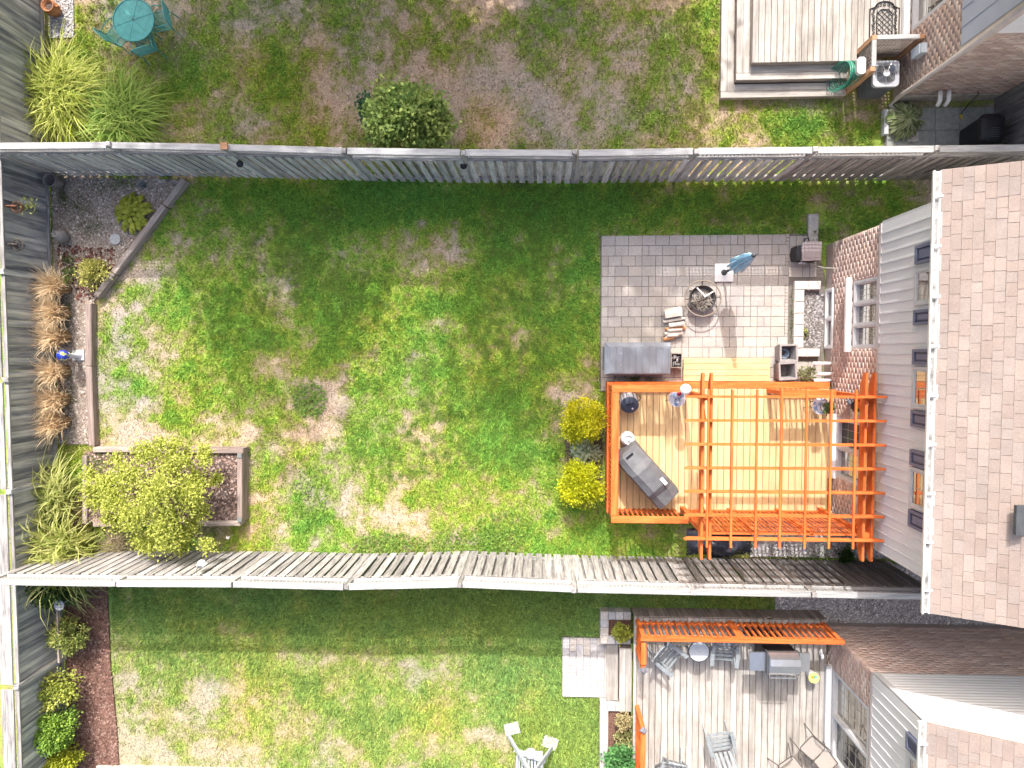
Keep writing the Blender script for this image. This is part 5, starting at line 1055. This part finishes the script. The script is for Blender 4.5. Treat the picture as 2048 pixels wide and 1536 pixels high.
mb(bk, 'lid', MB().lathe([(.118, .29), (.118, .305)], (x, y, DZ), 20), mat('lid_yellow', (.68, .66, .2), vary=0, rough=.5))
for i, (c, n_) in enumerate((((.1, .35, .5), 'lid_blue'), ((.12, .4, .1), 'lid_green'), ((.7, .22, .03), 'lid_orange'))):
    a0 = .35 + i * .8; bk_l = [(x, y - .02)] + [(x + .085 * math.cos(q), y - .02 + .085 * math.sin(q)) for q in np.linspace(a0, a0 + .75, 6)]; mb(bk, 'lid_print', MB().prism(bk_l, DZ + .306, DZ + .309), mat(n_, c, vary=0, rough=.5))
x, y = at(1643, 1307, DZ + .1)
for i in range(2): M = MB().sphere((x + i * .05, y - i * .07, DZ + .05), .05, 10, 6, .7); M.v = [(x + (a - x) * .8, y + (b - y) * 1.5, c) for a, b, c in M.v]; tag(mb(None, 'garden_clog', M, WHITE, True), ('white garden clog nearest the railing beside the barbecue', 'white garden clog just below the other beside the brick wall')[i], 'shoe', 'pair of white clogs by the brick wall')
# garden swing at the bottom edge
sw = thing('garden_swing', 'grey A-frame garden swing with slatted seat at the bottom edge of the lower lawn', 'swing', (*at(1060, 1500, 0), 0)); a_ = at(1017, 1470, 0); b_ = at(1104, 1494, 0); ap = at(1063, 1556, 1.75); SW = mat('swing_grey', (.3, .33, .35), (.4, .43, .45), scale=10, vary=.05)
for dy in (0, -1.5):
    mb(sw, 'frame_post', MB().beam((*np.add(a_, (0, dy)), .03), (ap[0] + .06, ap[1] + dy, 1.8), .05, .09, (0, 1, 0)), SW); mb(sw, 'frame_post', MB().beam((b_[0], b_[1] + dy, .03), (ap[0] - .06, ap[1] + dy, 1.8), .05, .09, (0, 1, 0)), SW)
    mb(sw, 'cross_bar', MB().beam((a_[0] + .16, a_[1] + dy - .06, .5), (b_[0] - .16, b_[1] + dy - .06, .5), .09, .03), SW)
mb(sw, 'top_beam', MB().beam((ap[0], ap[1] + .1, 1.82), (ap[0], ap[1] - 1.6, 1.82), .09, .09), SW); cx_ = (a_[0] + b_[0]) / 2
for i in range(8): bx(sw, 'seat_slat', cx_ - .28 + i * .075, cx_ - .28 + i * .075 + .05, a_[1] - 1.5, a_[1] - .25, .42, .44, SW)
for s in (-.3, .3): bx(sw, 'seat_rail', cx_ + s - .02, cx_ + s + .02, a_[1] - 1.5, a_[1] - .22, .44, .49, SW)
bx(sw, 'cup_shelf', cx_ - .3, cx_ + .3, a_[1] - .24, a_[1] - .1, .46, .49, SW)
tag(mb(None, 'cushion', MB().lathe([(.1, 0), (.13, .02), (.12, .05), (.05, .06)], (cx_ + .02, a_[1] - .13, .492), 18), mat('pink_cloth', (.5, .42, .43), vary=0)), 'pale pink round cushion on the end of the garden swing', 'cushion')
for i, (px, py) in enumerate(((1024, 1458), (1100, 1486))): x, y = at(px, py, .03); tag(bx(None, 'paving_slab', x - .18, x + .18, y - .14, y + .14, -.01, .035, GRAIN, (0, 0, .25 - i * .6)), ('mottled pale slab under the left foot of the garden swing', 'mottled pale slab under the right foot of the garden swing')[i], 'slab', 'slabs under the swing')
e0, e1 = at(192, 1533, .1), at(640, 1534, .1); tag(bx(None, 'kerb_stone', e0[0], e1[0], e0[1] - .06, e0[1], -.02, .1, CONC), 'pale straight kerb at the very bottom of the lower lawn', 'kerb')
# upper yard: mesh table and chairs
x, y = at(267, 40, .7); tt = thing('patio_table', 'round teal metal mesh table on the upper lawn', 'table', (x, y, 0)); mb(tt, 'tabletop', MB().lathe([(.02, .012), (.3, .006), (.46, 0), (.46, -.012), (.02, .0)], (x, y, .7), 40, False, False), TEAL); mb(tt, 'rim', MB().ring((x, y, .7), .468, .016, 44, 6), TEAL); M = MB()
for i in range(6): q = i * math.pi / 3 + .3; M.tube([(x + .03 * math.cos(q), y + .03 * math.sin(q), .714), (x + .45 * math.cos(q), y + .45 * math.sin(q), .703)], .006, 4)
mb(tt, 'spokes', M, mat('teal_light', (.08, .28, .26), vary=0)); mb(tt, 'umbrella_hole', MB().lathe([(.022, 0), (.022, .004)], (x, y, .713), 12), BLACK)
for i in range(4): q = i * 1.571 + .4; mb(tt, 'leg', MB().tube([(x + .3 * math.cos(q), y + .3 * math.sin(q), .69), (x + .22 * math.cos(q), y + .22 * math.sin(q), .3), (x + .38 * math.cos(q), y + .38 * math.sin(q), 0)], .014, 6), TEAL)
def mesh_chair(px, py, rot, label):
    x, y = at(px, py, .42); t = thing('mesh_chair', label, 'chair', (0, 0, 0), 'teal metal mesh chairs round the teal table'); M = MB(); P = [(a, b, .42) for a, b in rrect(-.22, .22, -.22, .22, .04)]; M.tube(P + P[:1], .011, 6); mb(t, 'seat_frame', M, MATS['teal_light']); M = MB()
    for i in range(15): a = -.21 + i * .03; M.beam((a, -.21, .418), (a, .21, .418), .009, .004); M.beam((-.21, a, .4165), (.21, a, .4165), .009, .004)
    mb(t, 'seat_mesh', M, TEAL); M = MB()
    for i in range(13): a = -.2 + i * .033; M.beam((a, -.23, .45), (a, -.3, .85), .008, .004, (0, 1, 0)); M.beam((-.2, -.235 - i * .0055, .46 + i * .031), (.2, -.235 - i * .0055, .46 + i * .031), .004, .008)
    mb(t, 'back_mesh', M, TEAL); mb(t, 'back_frame', MB().tube([(-.21, -.22, .42), (-.215, -.3, .84), (-.12, -.315, .89), (.12, -.315, .89), (.215, -.3, .84), (.21, -.22, .42)], .011, 6), MATS['teal_light'])
    for s in (-1, 1):
        for r in (-1, 1): mb(t, 'leg', MB().tube([(s * .2, r * .2, .42), (s * .23, r * .25, 0)], .011, 6), TEAL)
        mb(t, 'arm', MB().tube([(s * .21, -.26, .62), (s * .24, 0, .64), (s * .22, .2, .6), (s * .21, .21, .42)], .011, 6), TEAL)
    t.location = (x, y, 0); t.rotation_euler = (0, 0, rot); return t
mesh_chair(322, 42, rad(100), 'teal mesh chair right of the round teal table'); mesh_chair(291, 88, rad(18), 'teal mesh chair below the round teal table'); mesh_chair(240, 66, rad(-42), 'teal mesh chair tucked under the lower left of the teal table')
# pots, ornaments and hangings
x, y = at(97, 12, .3); M = MB().lathe([(.1, 0), (.15, .05), (.17, .2), (.13, .29), (.155, .32), (.13, .32), (.11, .25), (.01, .24)], (x, y, .03), 22, True, False); TERRA = mat('terracotta', (.3, .12, .05), (.42, .19, .09), scale=7, vary=0, rough=.85)
tc = thing('terracotta_pot', 'orange terracotta pot with handles in the gravel at the top left corner', 'pot', (x, y, .03)); mb(tc, 'body', M, TERRA, True)
for s in (-1, 1): mb(tc, 'handle', MB().tube([(x + s * .12, y, .3), (x + s * .2, y, .28), (x + s * .17, y, .18)], .018, 6), TERRA)
mb(tc, 'soil', MB().lathe([(.115, 0), (.01, .01)], (x, y, .275), 16, False, False), SOIL)
x, y = at(106, 362, .3); M = MB().lathe([(.1, 0), (.12, .1), (.155, .36), (.165, .42), (.145, .42), (.13, .34), (.11, .1), (.01, .08)], (x, y, .02), 24, True, False); tag(mb(None, 'tall_pot', M, mat('grey_clay', (.16, .145, .135), (.23, .21, .2), scale=7, vary=0, rough=.8), True), 'tall empty grey-brown pot in the corner of the two fences', 'pot')
x, y = at(117, 471, .3); M = MB().lathe([(.09, 0), (.14, .12), (.155, .25), (.11, .36), (.07, .4), (.065, .43), (.05, .4), (.01, .39)], (x, y, .02), 24, True, False); tag(mb(None, 'urn', M, mat('stone_grey', (.22, .2, .18), (.3, .28, .26), scale=9, vary=0, rough=.9), True), 'round grey stone urn beside the back fence', 'urn')
x, y = at(231, 478, .04); tag(mb(None, 'stepping_stone', MB().prism([(x + .13 * math.cos(q), y + .13 * math.sin(q)) for q in np.linspace(0, 6.28, 19)[:-1]], 0, .06), GRAIN), 'small round pale disc lying in the stony bed below the lime hosta', 'stepping stone')
for (px, py, lab) in ((22, 414, 'rusty hanging basket bracket on the back fence, upper one'), (18, 490, 'dark metal plant hanger on the back fence below the rusty one')):
    _, y = at(px, py, 1.3); t = thing('plant_hanger', lab, 'plant hanger', (-11.74, y, 1.2)); IR = IRON if py > 450 else mat('rust', (.12, .05, .03), (.2, .09, .05), vary=0)
    mb(t, 'bracket', MB().beam((-11.75, y, 1.1), (-11.75, y, 1.5), .05, .02).beam((-11.74, y, 1.46), (-11.5, y, 1.42), .025, .025).tube([(-11.74, y, 1.2), (-11.6, y, 1.32), (-11.5, y, 1.42)], .012, 5), IR); M = MB()
    for k in range(7): q = k * .9; M.tube([(-11.58 + .1 * math.cos(q), y + .12 * math.sin(q), 1.3), (-11.58 + .06 * math.cos(q), y + .07 * math.sin(q), 1.18), (-11.58, y, 1.15)], .008, 4)
    M.ring((-11.58, y, 1.3), .12, .012, 18, 5); M.ring((-11.58, y, 1.22), .085, .01, 18, 5); mb(t, 'basket', M, IR)
x, y = at(127, 711, .55); gb_ = thing('gazing_ball', 'blue and yellow glass gazing ball on a white pedestal among the tan grasses', 'gazing ball', (x, y, 0)); BALL = mat('ball_glass', (.015, .035, .35), (.45, .5, .05), scale=9, vary=0, rough=.08, lo=.5, hi=.62, spec=.7)
mb(gb_, 'ball', MB().sphere((x, y, .57), .135, 22, 14), BALL, True); mb(gb_, 'pedestal', MB().lathe([(.14, 0), (.13, .05), (.07, .1), (.055, .3), (.075, .42), (.1, .45), (.06, .47)], (x, y, .0), 18), mat('pedestal_white', (.5, .53, .56), (.62, .64, .66), scale=8, vary=0, rough=.7), True); bx(gb_, 'base', x - .15, x + .15, y - .12, y + .12, 0, .06, MATS['pedestal_white'])
for (px, py, f, lab) in ((479, 332, 1, 'round black wall lamp on the upper fence near its left end'), (927, 333, 1, 'round black lamp on the upper fence post right of the leafy bush')):
    x, y = at(px, py, 1.62); t = thing('fence_lamp', lab, 'lamp', (x, y, 1.6), 'black lamps on the upper fence'); y = 4.0 if px > 600 else 4.1
    mb(t, 'housing', MB().lathe([(.07, 0), (.075, .03), (.06, .05)], (x, y - .09, 1.58), 18), BLACK); M = MB()
    for i in range(5): q = i * 1.2566; M.beam((x, y - .09, 1.634), (x + .05 * math.cos(q), y - .09 + .05 * math.sin(q), 1.634), .012, .006)
    mb(t, 'spokes', M, DKGREY); bx(t, 'bracket', x - .02, x + .02, y - .04, y - .02, 1.5, 1.64, BLACK)
x, y = at(400, 1130, 1.75); ln = thing('hanging_lantern', 'round white lantern hanging by a hoop on the lower fence', 'lantern', (x, y, 1.5)); mb(ln, 'globe', MB().sphere((x, y, 1.68), .095, 18, 10, .9).lathe([(.05, .08), (.04, .12), (.06, .13)], (x, y, 1.68), 12), MATS['globe_white'], True); mb(ln, 'hoop', MB().tube([(x + .04 + .1 * math.cos(q), y + .02, 1.74 + .1 * math.sin(q)) for q in np.linspace(-.8, 3.2, 14)], .007, 5), WHITE); mb(ln, 'hook', MB().tube([(x, y, 1.8), (x, y - .05, 1.9), (x, -4.76, 1.88)], .006, 5), IRON)
x, y = at(119, 1210, 1.05); bb = thing('bird_bath', 'grey metal disc on a thin post beside the dark-leaved shrub at the back fence', 'bird bath', (x, y, 0)); GM = mat('galvanised', (.2, .22, .25), (.28, .3, .33), scale=8, vary=0, rough=.45); mb(bb, 'dish', MB().lathe([(.02, 0), (.1, .01), (.125, .04), (.12, .045), (.09, .02), (.01, .012)], (x, y, 1.03), 24, False, False), GM, True); mb(bb, 'post', MB().tube([(x, y, 0), (x, y, 1.03)], .02, 8), GM)
for (px, y0_, y1_) in ((116, 1215, 1320),):
    a = at(px, y0_, .7); b = at(px, y1_, .7); tag(mb(None, 'trellis_bar', MB().beam((a[0], a[1], 0), (a[0], a[1], .7), .025, .025).beam((a[0], b[1], 0), (a[0], b[1], .7), .025, .025).beam((a[0], a[1] + .05, .72), (a[0], b[1] - .05, .72), .04, .04), TIMB['y']), 'thin weathered bar behind the variegated shrub along the back fence', 'bar')
sg = at(462, 1072, .15); sgn = thing('garden_stake', 'small pale marker on a stick at the corner of the raised bed', 'stake', (*sg, 0)); mb(sgn, 'stick', MB().tube([(*sg, 0), (*sg, .3)], .01, 5), TIMB['z']); bx(sgn, 'tag_plate', sg[0] - .05, sg[0] + .03, sg[1] - .03, sg[1] + .03, .3, .305, WHITE)

# ------------------------------------------------------------------ plants
def plant(name, label, cat, loc, group=None): return thing(name, label, cat, loc, group)
def grass_clump(px, py, r, H, spread, n, label, c1, c2, droop=.75, wid=.016, group=None, lean=(0, 0), name='ornamental_grass', tipc=None, seg=5):
    x, y = at(px, py, 0); t = plant(name, label, 'ornamental grass', (x, y, 0), group); me = blade_mesh('blades', disc((0, 0, 0), r, n), H, spread, droop, wid, c1, c2, lean, seg, tipc=tipc); o = put(None, 'blades', me); o.parent = t
    return t
YG1, YG2 = (.12, .19, .025), (.27, .33, .075)
grass_clump(145, 205, .5, 1.35, 1.25, 1500, 'bushy yellow-green ornamental grass in the upper yard corner, left of the pair', (.27, .34, .04), (.52, .54, .15), 1.0, .032, 'arching grasses in the upper yard corner')
grass_clump(258, 243, .45, 1.15, 1.15, 1300, 'fresh green ornamental grass against the upper fence, right of the pair', (.16, .29, .04), (.38, .48, .12), 1.0, .03, 'arching grasses in the upper yard corner')
grass_clump(135, 985, .42, 1.7, 1.2, 680, 'arching green grass beside the raised bed at the back fence', (.24, .31, .055), (.58, .58, .22), 1.05, .034, 'arching grasses in the lower left corner', (-.5, .05))
grass_clump(165, 1090, .5, 2.3, 1.3, 1050, 'large arching grass in the corner of the back fence and lower fence', (.26, .33, .055), (.62, .6, .24), 1.05, .034, 'arching grasses in the lower left corner', (-.5, -.4))
grass_clump(165, 1020, .3, .7, .5, 420, 'dry brown grass heap at the foot of the raised bed', (.2, .14, .08), (.38, .3, .18), .9, .012, None, (-.05, 0), 'dry_grass')
grass_clump(235, 1085, .22, .6, .6, 320, 'straw-coloured dry grass between the big grass and the raised bed', (.3, .25, .15), (.45, .38, .26), .9, .012, None, (.1, 0), 'dry_grass')
grass_clump(215, 925, .16, .55, .35, 330, 'upright green grass tuft inside the raised bed near its top left corner', (.1, .18, .02), (.22, .3, .06), .6, .014)
for i, py in enumerate((576, 626, 674, 742, 798, 843)):
    grass_clump(134, py, .15, 1.05, .48, 420, 'tan feathery grass tuft in the row along the back fence, %s' % ('the topmost one', 'second from the top', 'third from the top, just above the gazing ball', 'first below the gazing ball', 'second lowest of the row', 'the lowest of the row')[i],
                (.36, .22, .1), (.8, .6, .35), .35, .02, 'tan feathery grasses along the back fence', (-.18, 0), 'feather_grass', (.84, .68, .46))
def hosta(px, py, n, r, L, Wd, c1, c2, label, h=.22, edge=None):
    x, y = at(px, py, .12); t = plant('hosta', label, 'hosta', (x, y, .02)); 
    rr = np.sqrt(RNG.random(n)) * r; a = RNG.uniform(0, 6.283, n); V = []; F = []; C = []; k = 0
    for q, ang in zip(rr, a):
        tl = 1 - q / r; d = np.array((math.cos(ang), math.sin(ang))); s = np.array((-d[1], d[0])); p0 = d * max(0, q - L * .5); z0 = h * (.45 + .55 * tl) + RNG.uniform(-.02, .02); l = L * RNG.uniform(.75, 1.2); w_ = Wd * RNG.uniform(.8, 1.2); c = np.array(mixc(c1, c2, RNG.random())) * RNG.uniform(.85, 1.15)
        rows = [(0, .1, 0), (.25, .85, .025), (.55, 1, .03), (.82, .6, .0), (1, .05, -.05)]
        for (tt_, ww_, dz) in rows:
            for e, ez in ((-1, .02), (0, 0), (1, .02)):
                g = p0 + d * l * tt_ + s * e * w_ / 2 * ww_; V.append((g[0], g[1], z0 + dz + ez * ww_ - .05 * tt_ * (1 - tl))); C.append(np.array(edge) if (edge is not None and (tt_ > .1 and e != 0) == (edge[0] > .2) and RNG.random() < .8) else c)
        for i in range(4):
            for e in range(2): F.append((k + i * 3 + e, k + i * 3 + e + 1, k + i * 3 + e + 4, k + i * 3 + e + 3))
        k += 15
    o = put(None, 'foliage', arrmesh('hosta_leaves', V, F, np.array(C), LEAF)); o.parent = t; return t
hosta(266, 428, 170, .44, .17, .085, (.28, .33, .03), (.48, .5, .08), 'round lime-yellow hosta in the stony bed by the grey timber', .26)
hosta(1173, 903, 60, .34, .19, .12, (.12, .2, .08), (.2, .28, .12), 'white-edged hosta between the two golden globe shrubs', .2, (.62, .66, .52))
hosta(1806, 240, 120, .36, .24, .075, (.1, .16, .04), (.2, .27, .07), 'striped white and green hosta beside the grey slabs at the upper brick house', .32, (.46, .47, .3))
hosta(1608, 666, 14, .12, .12, .045, (.16, .2, .05), (.3, .32, .1), 'small yellow-green rosette growing in the window well gravel', .1)
tr_ = at(1771, 245, .1); tag(bx(None, 'edging_board', tr_[0] - .05, tr_[0] + .05, tr_[1] - .28, tr_[1] + .28, 0, .16, TRIM), 'pale grey edging board on the lawn side of the striped hosta', 'edging')
def shrub(px, py, z, r, n, size, c1, c2, label, name='shrub', clumps=36, clr=.32, aspect=.6, trunk=True, cat='shrub', up=.3, fill=.25, group=None, base=0):
    x, y = at(px, py, z); t = plant(name, label, cat, (x, y, base), group); o = put(None, 'foliage', crown_mesh('foliage', (0, 0, z - base), r, n, size, c1, c2, clumps, clr, aspect, up, fill)); o.parent = t
    if trunk:
        M = MB()
        for i in range(5): q = i * 1.26 + .3; M.tube([(.03 * math.cos(q), .03 * math.sin(q), 0), (r[0] * .25 * math.cos(q), r[1] * .25 * math.sin(q), (z - base) * .7), (r[0] * .6 * math.cos(q), r[1] * .6 * math.sin(q), (z - base) + r[2] * .3)], [.022, .015, .006], 5)
        o = put(None, 'stems', M.mesh('stems', BARK)); o.parent = t
    return t
shrub(818, 246, 1.0, (.9, .68, .92), 6800, .1, (.1, .2, .05), (.44, .52, .15), 'wide leafy green bush growing over the upper fence', clumps=60, clr=.26, aspect=.8)
shrub(738, 222, .5, (.22, .3, .4), 420, .08, (.04, .13, .07), (.09, .2, .1), 'small blue-green sprig shrub at the left side of the wide leafy bush', clumps=12)
shrub(1166, 840, .55, (.45, .49, .52), 10000, .05, (.2, .27, .012), (.78, .72, .03), 'golden globe evergreen shrub, upper of the two beside the deck', 'golden_shrub', 42, .3, .5, group='golden evergreen shrubs beside the deck', fill=.2)
shrub(1162, 966, .5, (.48, .47, .46), 9600, .055, (.24, .31, .012), (.74, .74, .03), 'golden evergreen shrub, lower of the two beside the deck', 'golden_shrub', 42, .3, .5, group='golden evergreen shrubs beside the deck', fill=.2)
# the big open shrub in the raised bed: stems with separate leafy boughs
bxx, byy = at(300, 985, .3); bs = plant('large_shrub', 'large airy yellow-green shrub spreading over the raised bed', 'shrub', (bxx, byy, .28)); P_ = []; M = MB()
for (px, py, z, r) in [(290, 905, 1.5, .3), (345, 930, 1.4, .36), (255, 950, 1.5, .36), (310, 985, 1.9, .42), (375, 990, 1.5, .36), (225, 1000, 1.5, .36), (265, 1035, 1.7, .38), (330, 1045, 1.7, .36), (390, 965, 1.2, .3), (340, 1080, 1.5, .3), (300, 1085, 1.3, .3), (210, 965, 1.2, .28), (190, 1000, 1.3, .25), (365, 1065, 1.2, .26), (350, 890, 1.2, .2), (410, 900, 1.0, .17), (322, 888, 1.3, .18), (180, 950, 1.2, .2), (435, 955, .9, .14), (385, 1050, 1.0, .22), (430, 965, .9, .12), (400, 1020, 1.1, .25), (360, 1095, 1.0, .2)] + [(random.uniform(175, 415), random.uniform(900, 1090), random.uniform(.9, 1.5), random.uniform(.12, .22)) for _ in range(22)]:
    x, y = at(px, py, z); c = np.array((x - bxx, y - byy, z - .28)); M.tube([(c[0] * .05, c[1] * .05, 0), (c[0] * .4, c[1] * .4, c[2] * .55), tuple(c)], [.022, .014, .005], 5)
    n = int(1500 * (r / .3) ** 2 * .45); q = RNG.normal(size=(n, 3)) * r * [.46, .46, .3]; P_.append(c + q)
P_ = np.concatenate(P_); n = len(P_); C = mixc((.33, .39, .05), (.64, .66, .17), RNG.random(n)) * RNG.uniform(.8, 1.2, (n, 1))
o = put(None, 'foliage', arrmesh('foliage', *leaves(P_, RNG.normal(size=(n, 3)) + [0, 0, .5], (.068 * RNG.uniform(.7, 1.3, n)), .036, C), LEAF)); o.parent = bs; o = put(None, 'stems', M.mesh('stems', BARK)); o.parent = bs
shrub(187, 545, .22, (.36, .32, .24), 1100, .065, (.32, .33, .06), (.62, .58, .2), 'low yellow variegated shrub in the bed beside the angled timbers', clumps=30)
shrub(134, 555, .15, (.22, .22, .18), 260, .06, (.06, .12, .02), (.16, .22, .05), 'small green weed clump left of the yellow variegated shrub', clumps=12, trunk=False)
sx, sy = at(135, 415, .05); sap = plant('sapling', 'thin sapling with pale yellow leaves leaning against the back fence', 'sapling', (sx, sy, 0)); tip_ = at(58, 412, 1.2); v_ = (tip_[0] - sx, tip_[1] - sy)
o = put(None, 'stem', MB().tube([(0, 0, 0), (v_[0] * .6, v_[1] * .5, .7), (*v_, 1.2)], [.012, .009, .005], 5).mesh('stem', BARK)); o.parent = sap; P_ = np.array([(v_[0], v_[1], 1.2)]) + RNG.normal(size=(70, 3)) * [.1, .1, .06]
o = put(None, 'foliage', arrmesh('foliage', *leaves(P_, RNG.normal(size=(70, 3)), .075, .035, mixc((.2, .25, .05), (.4, .42, .14), RNG.random(70))), LEAF)); o.parent = sap
grass_clump(289, 372, .05, .26, .16, 130, 'small blue-grey fescue tuft below the upper fence', (.16, .2, .22), (.3, .34, .37), .5, .007, name='fescue')
grass_clump(1040, 303, .1, .4, .35, 70, 'small green daylily tuft above the upper fence near its middle', (.09, .17, .02), (.2, .3, .06), .9, .022, name='daylily')
grass_clump(1040, 366, .12, .25, .3, 60, 'sparse green daylily leaves below the upper fence near its middle', (.09, .17, .02), (.22, .3, .08), 1.0, .018, name='daylily')
shrub(115, 1180, .6, (.55, .32, .55), 1100, .11, (.025, .06, .02), (.07, .13, .035), 'dark large-leaved shrub in the lower yard corner under the fence', clumps=30, aspect=.75)
shrub(140, 1270, .45, (.42, .42, .42), 1700, .075, (.1, .18, .035), (.58, .58, .18), 'green shrub with yellow edges beside the mulch, below the bird bath', clumps=40, clr=.22)
shrub(112, 1378, .5, (.55, .42, .4), 1500, .075, (.24, .32, .05), (.56, .58, .14), 'loose yellow-green shrub in the middle of the lower mulch bed', clumps=26, clr=.3)
shrub(112, 1455, .6, (.52, .45, .55), 3600, .07, (.17, .32, .05), (.34, .5, .09), 'dense bright green shrub near the bottom left corner', clumps=60, clr=.22)
shrub(128, 1512, .4, (.42, .34, .4), 2200, .065, (.34, .4, .03), (.62, .64, .08), 'yellow-green shrub at the very bottom of the lower mulch bed', clumps=40, clr=.24)
shrub(1243, 1264, .5, (.2, .2, .22), 900, .055, (.2, .26, .03), (.5, .5, .1), 'small yellow-green globe shrub in the square block planter', clumps=40, clr=.2, base=.22)
shrub(1247, 1441, .45, (.19, .22, .2), 800, .05, (.35, .3, .14), (.6, .52, .3), 'straw-yellow dried shrub at the top of the long block planter', clumps=30, clr=.2, base=.22)
shrub(1250, 1476, .36, (.24, .16, .16), 420, .06, (.25, .26, .09), (.5, .5, .24), 'cream variegated shrub between the dried and the green planter shrubs', clumps=20, base=.22)
shrub(1240, 1520, .46, (.33, .36, .28), 1800, .08, (.08, .24, .08), (.18, .4, .14), 'deep green shrub at the bottom of the long block planter', clumps=40, base=.22, aspect=.8)
shrub(1612, 748, .2, (.28, .16, .16), 420, .05, (.13, .16, .06), (.34, .35, .18), 'wispy pale weed between the grey planters and the brick wall', clumps=16, trunk=False)
shrub(1693, 1119, .2, (.16, .2, .18), 380, .07, (.02, .06, .012), (.05, .11, .02), 'dark green weed in the gravel beside the lower fence', clumps=14, trunk=False)
weeds('gravel_weeds', [(1650, 1105, 50, 18, 1), (1560, 1110, 30, 10, .3), (1640, 492, 16, 10, .2), (1590, 690, 6, 40, .2), (1180, 935, 14, 14, .2)], 300, .045, (.05, .1, .02), (.12, .18, .05)) if False else None
def ground_weeds(name, spots, n, size):
    P = np.concatenate([np.c_[np.full(n, 0) + at(px, py)[0] + RNG.normal(size=n) * rx / 150, at(px, py)[1] + RNG.normal(size=n) * ry / 150, RNG.uniform(.05, .1, n)] for px, py, rx, ry in spots]); k = len(P)
    put(None, name, arrmesh(name, *leaves(P, RNG.normal(size=(k, 3)) * [1, 1, .3], size * RNG.uniform(.6, 1.3, k), size * .5, mixc((.05, .1, .02), (.16, .2, .06), RNG.random(k))), LEAF), kind='stuff')
ground_weeds('gravel_weeds', [(1650, 1100, 70, 14), (1600, 1118, 60, 12), (1582, 640, 4, 60), (1642, 470, 14, 14), (1700, 1085, 30, 14), (1275, 757, 30, 4), (165, 415, 26, 20), (205, 375, 40, 16), (130, 395, 10, 24), (190, 455, 30, 20), (250, 370, 30, 10), (140, 520, 16, 10), (145, 780, 10, 90), (140, 630, 10, 40)], 130, .045)
# soil under the golden shrubs
sheet('shrub_bed', [at(1130, 880), at(1205, 868), at(1205, 960), at(1130, 950)], .012, SOIL, .02)

# ------------------------------------------------------------------ trees beyond the upper yard whose shade falls on the lawns
def tree(x, y, zc, r, n, label):
    t = thing('maple_tree', label, 'tree', (x, y, 0), 'tall trees beyond the upper yard'); o = put(None, 'crown', crown_mesh('crown', (0, 0, zc), r, n, .34, (.035, .08, .015), (.08, .14, .03), 70, .3, .75, .1, .55)); o.parent = t
    M = MB().tube([(0, 0, 0), (.05, 0, zc * .4), (0, .1, zc)], [.26, .2, .08], 9)
    for i in range(7): q = i * .9; M.tube([(0, 0, zc * (.45 + .05 * i)), (r[0] * .3 * math.cos(q), r[1] * .3 * math.sin(q), zc * (.6 + .05 * i)), (r[0] * .7 * math.cos(q), r[1] * .7 * math.sin(q), zc * (.7 + .07 * i))], [.1, .06, .02], 6)
    o = put(None, 'trunk', M.mesh('trunk', BARK)); o.parent = t
tree(-7.4, 14.2, 10.6, (2.9, 2.6, 3.5), 1900, 'tall leafy tree beyond the upper yard shading the left half of the lawn')
tree(-1.0, 14.2, 11.0, (2.9, 2.8, 3.7), 2700, 'tall leafy tree beyond the upper yard shading the paved patio')
tree(-4.3, 13.0, 5.6, (3.6, 1.9, 2.7), 3600, 'lower broad tree beyond the upper yard between the two tall trees')
tree(-8.6, 13.2, 6.0, (2.2, 2.2, 2.6), 2600, 'small round tree beyond the upper yard nearest the teal table')
tree(.9, 13.2, 6.2, (2.3, 2.2, 2.8), 3000, 'small round tree beyond the upper yard nearest the wrap-around deck')

hx, hy = at(1925, 212, .1); th_ = thing('tap_hose', 'short dark hose with a yellow nozzle below the tap on the upper brick wall', 'hose', (hx, hy, 0))
mb(th_, 'hose', MB().tube([(hx + .05, UYW - .03, .55), (hx + .04, UYW - .1, .6), (hx - .02, UYW - .22, .35), (hx - .01, UYW - .34, .06)], .012, 6), BLACK); mb(th_, 'nozzle', MB().tube([(hx - .01, UYW - .34, .06), (hx + .02, UYW - .44, .06)], [.016, .024], 8), mat('nozzle_yellow', (.55, .42, .04), vary=0))
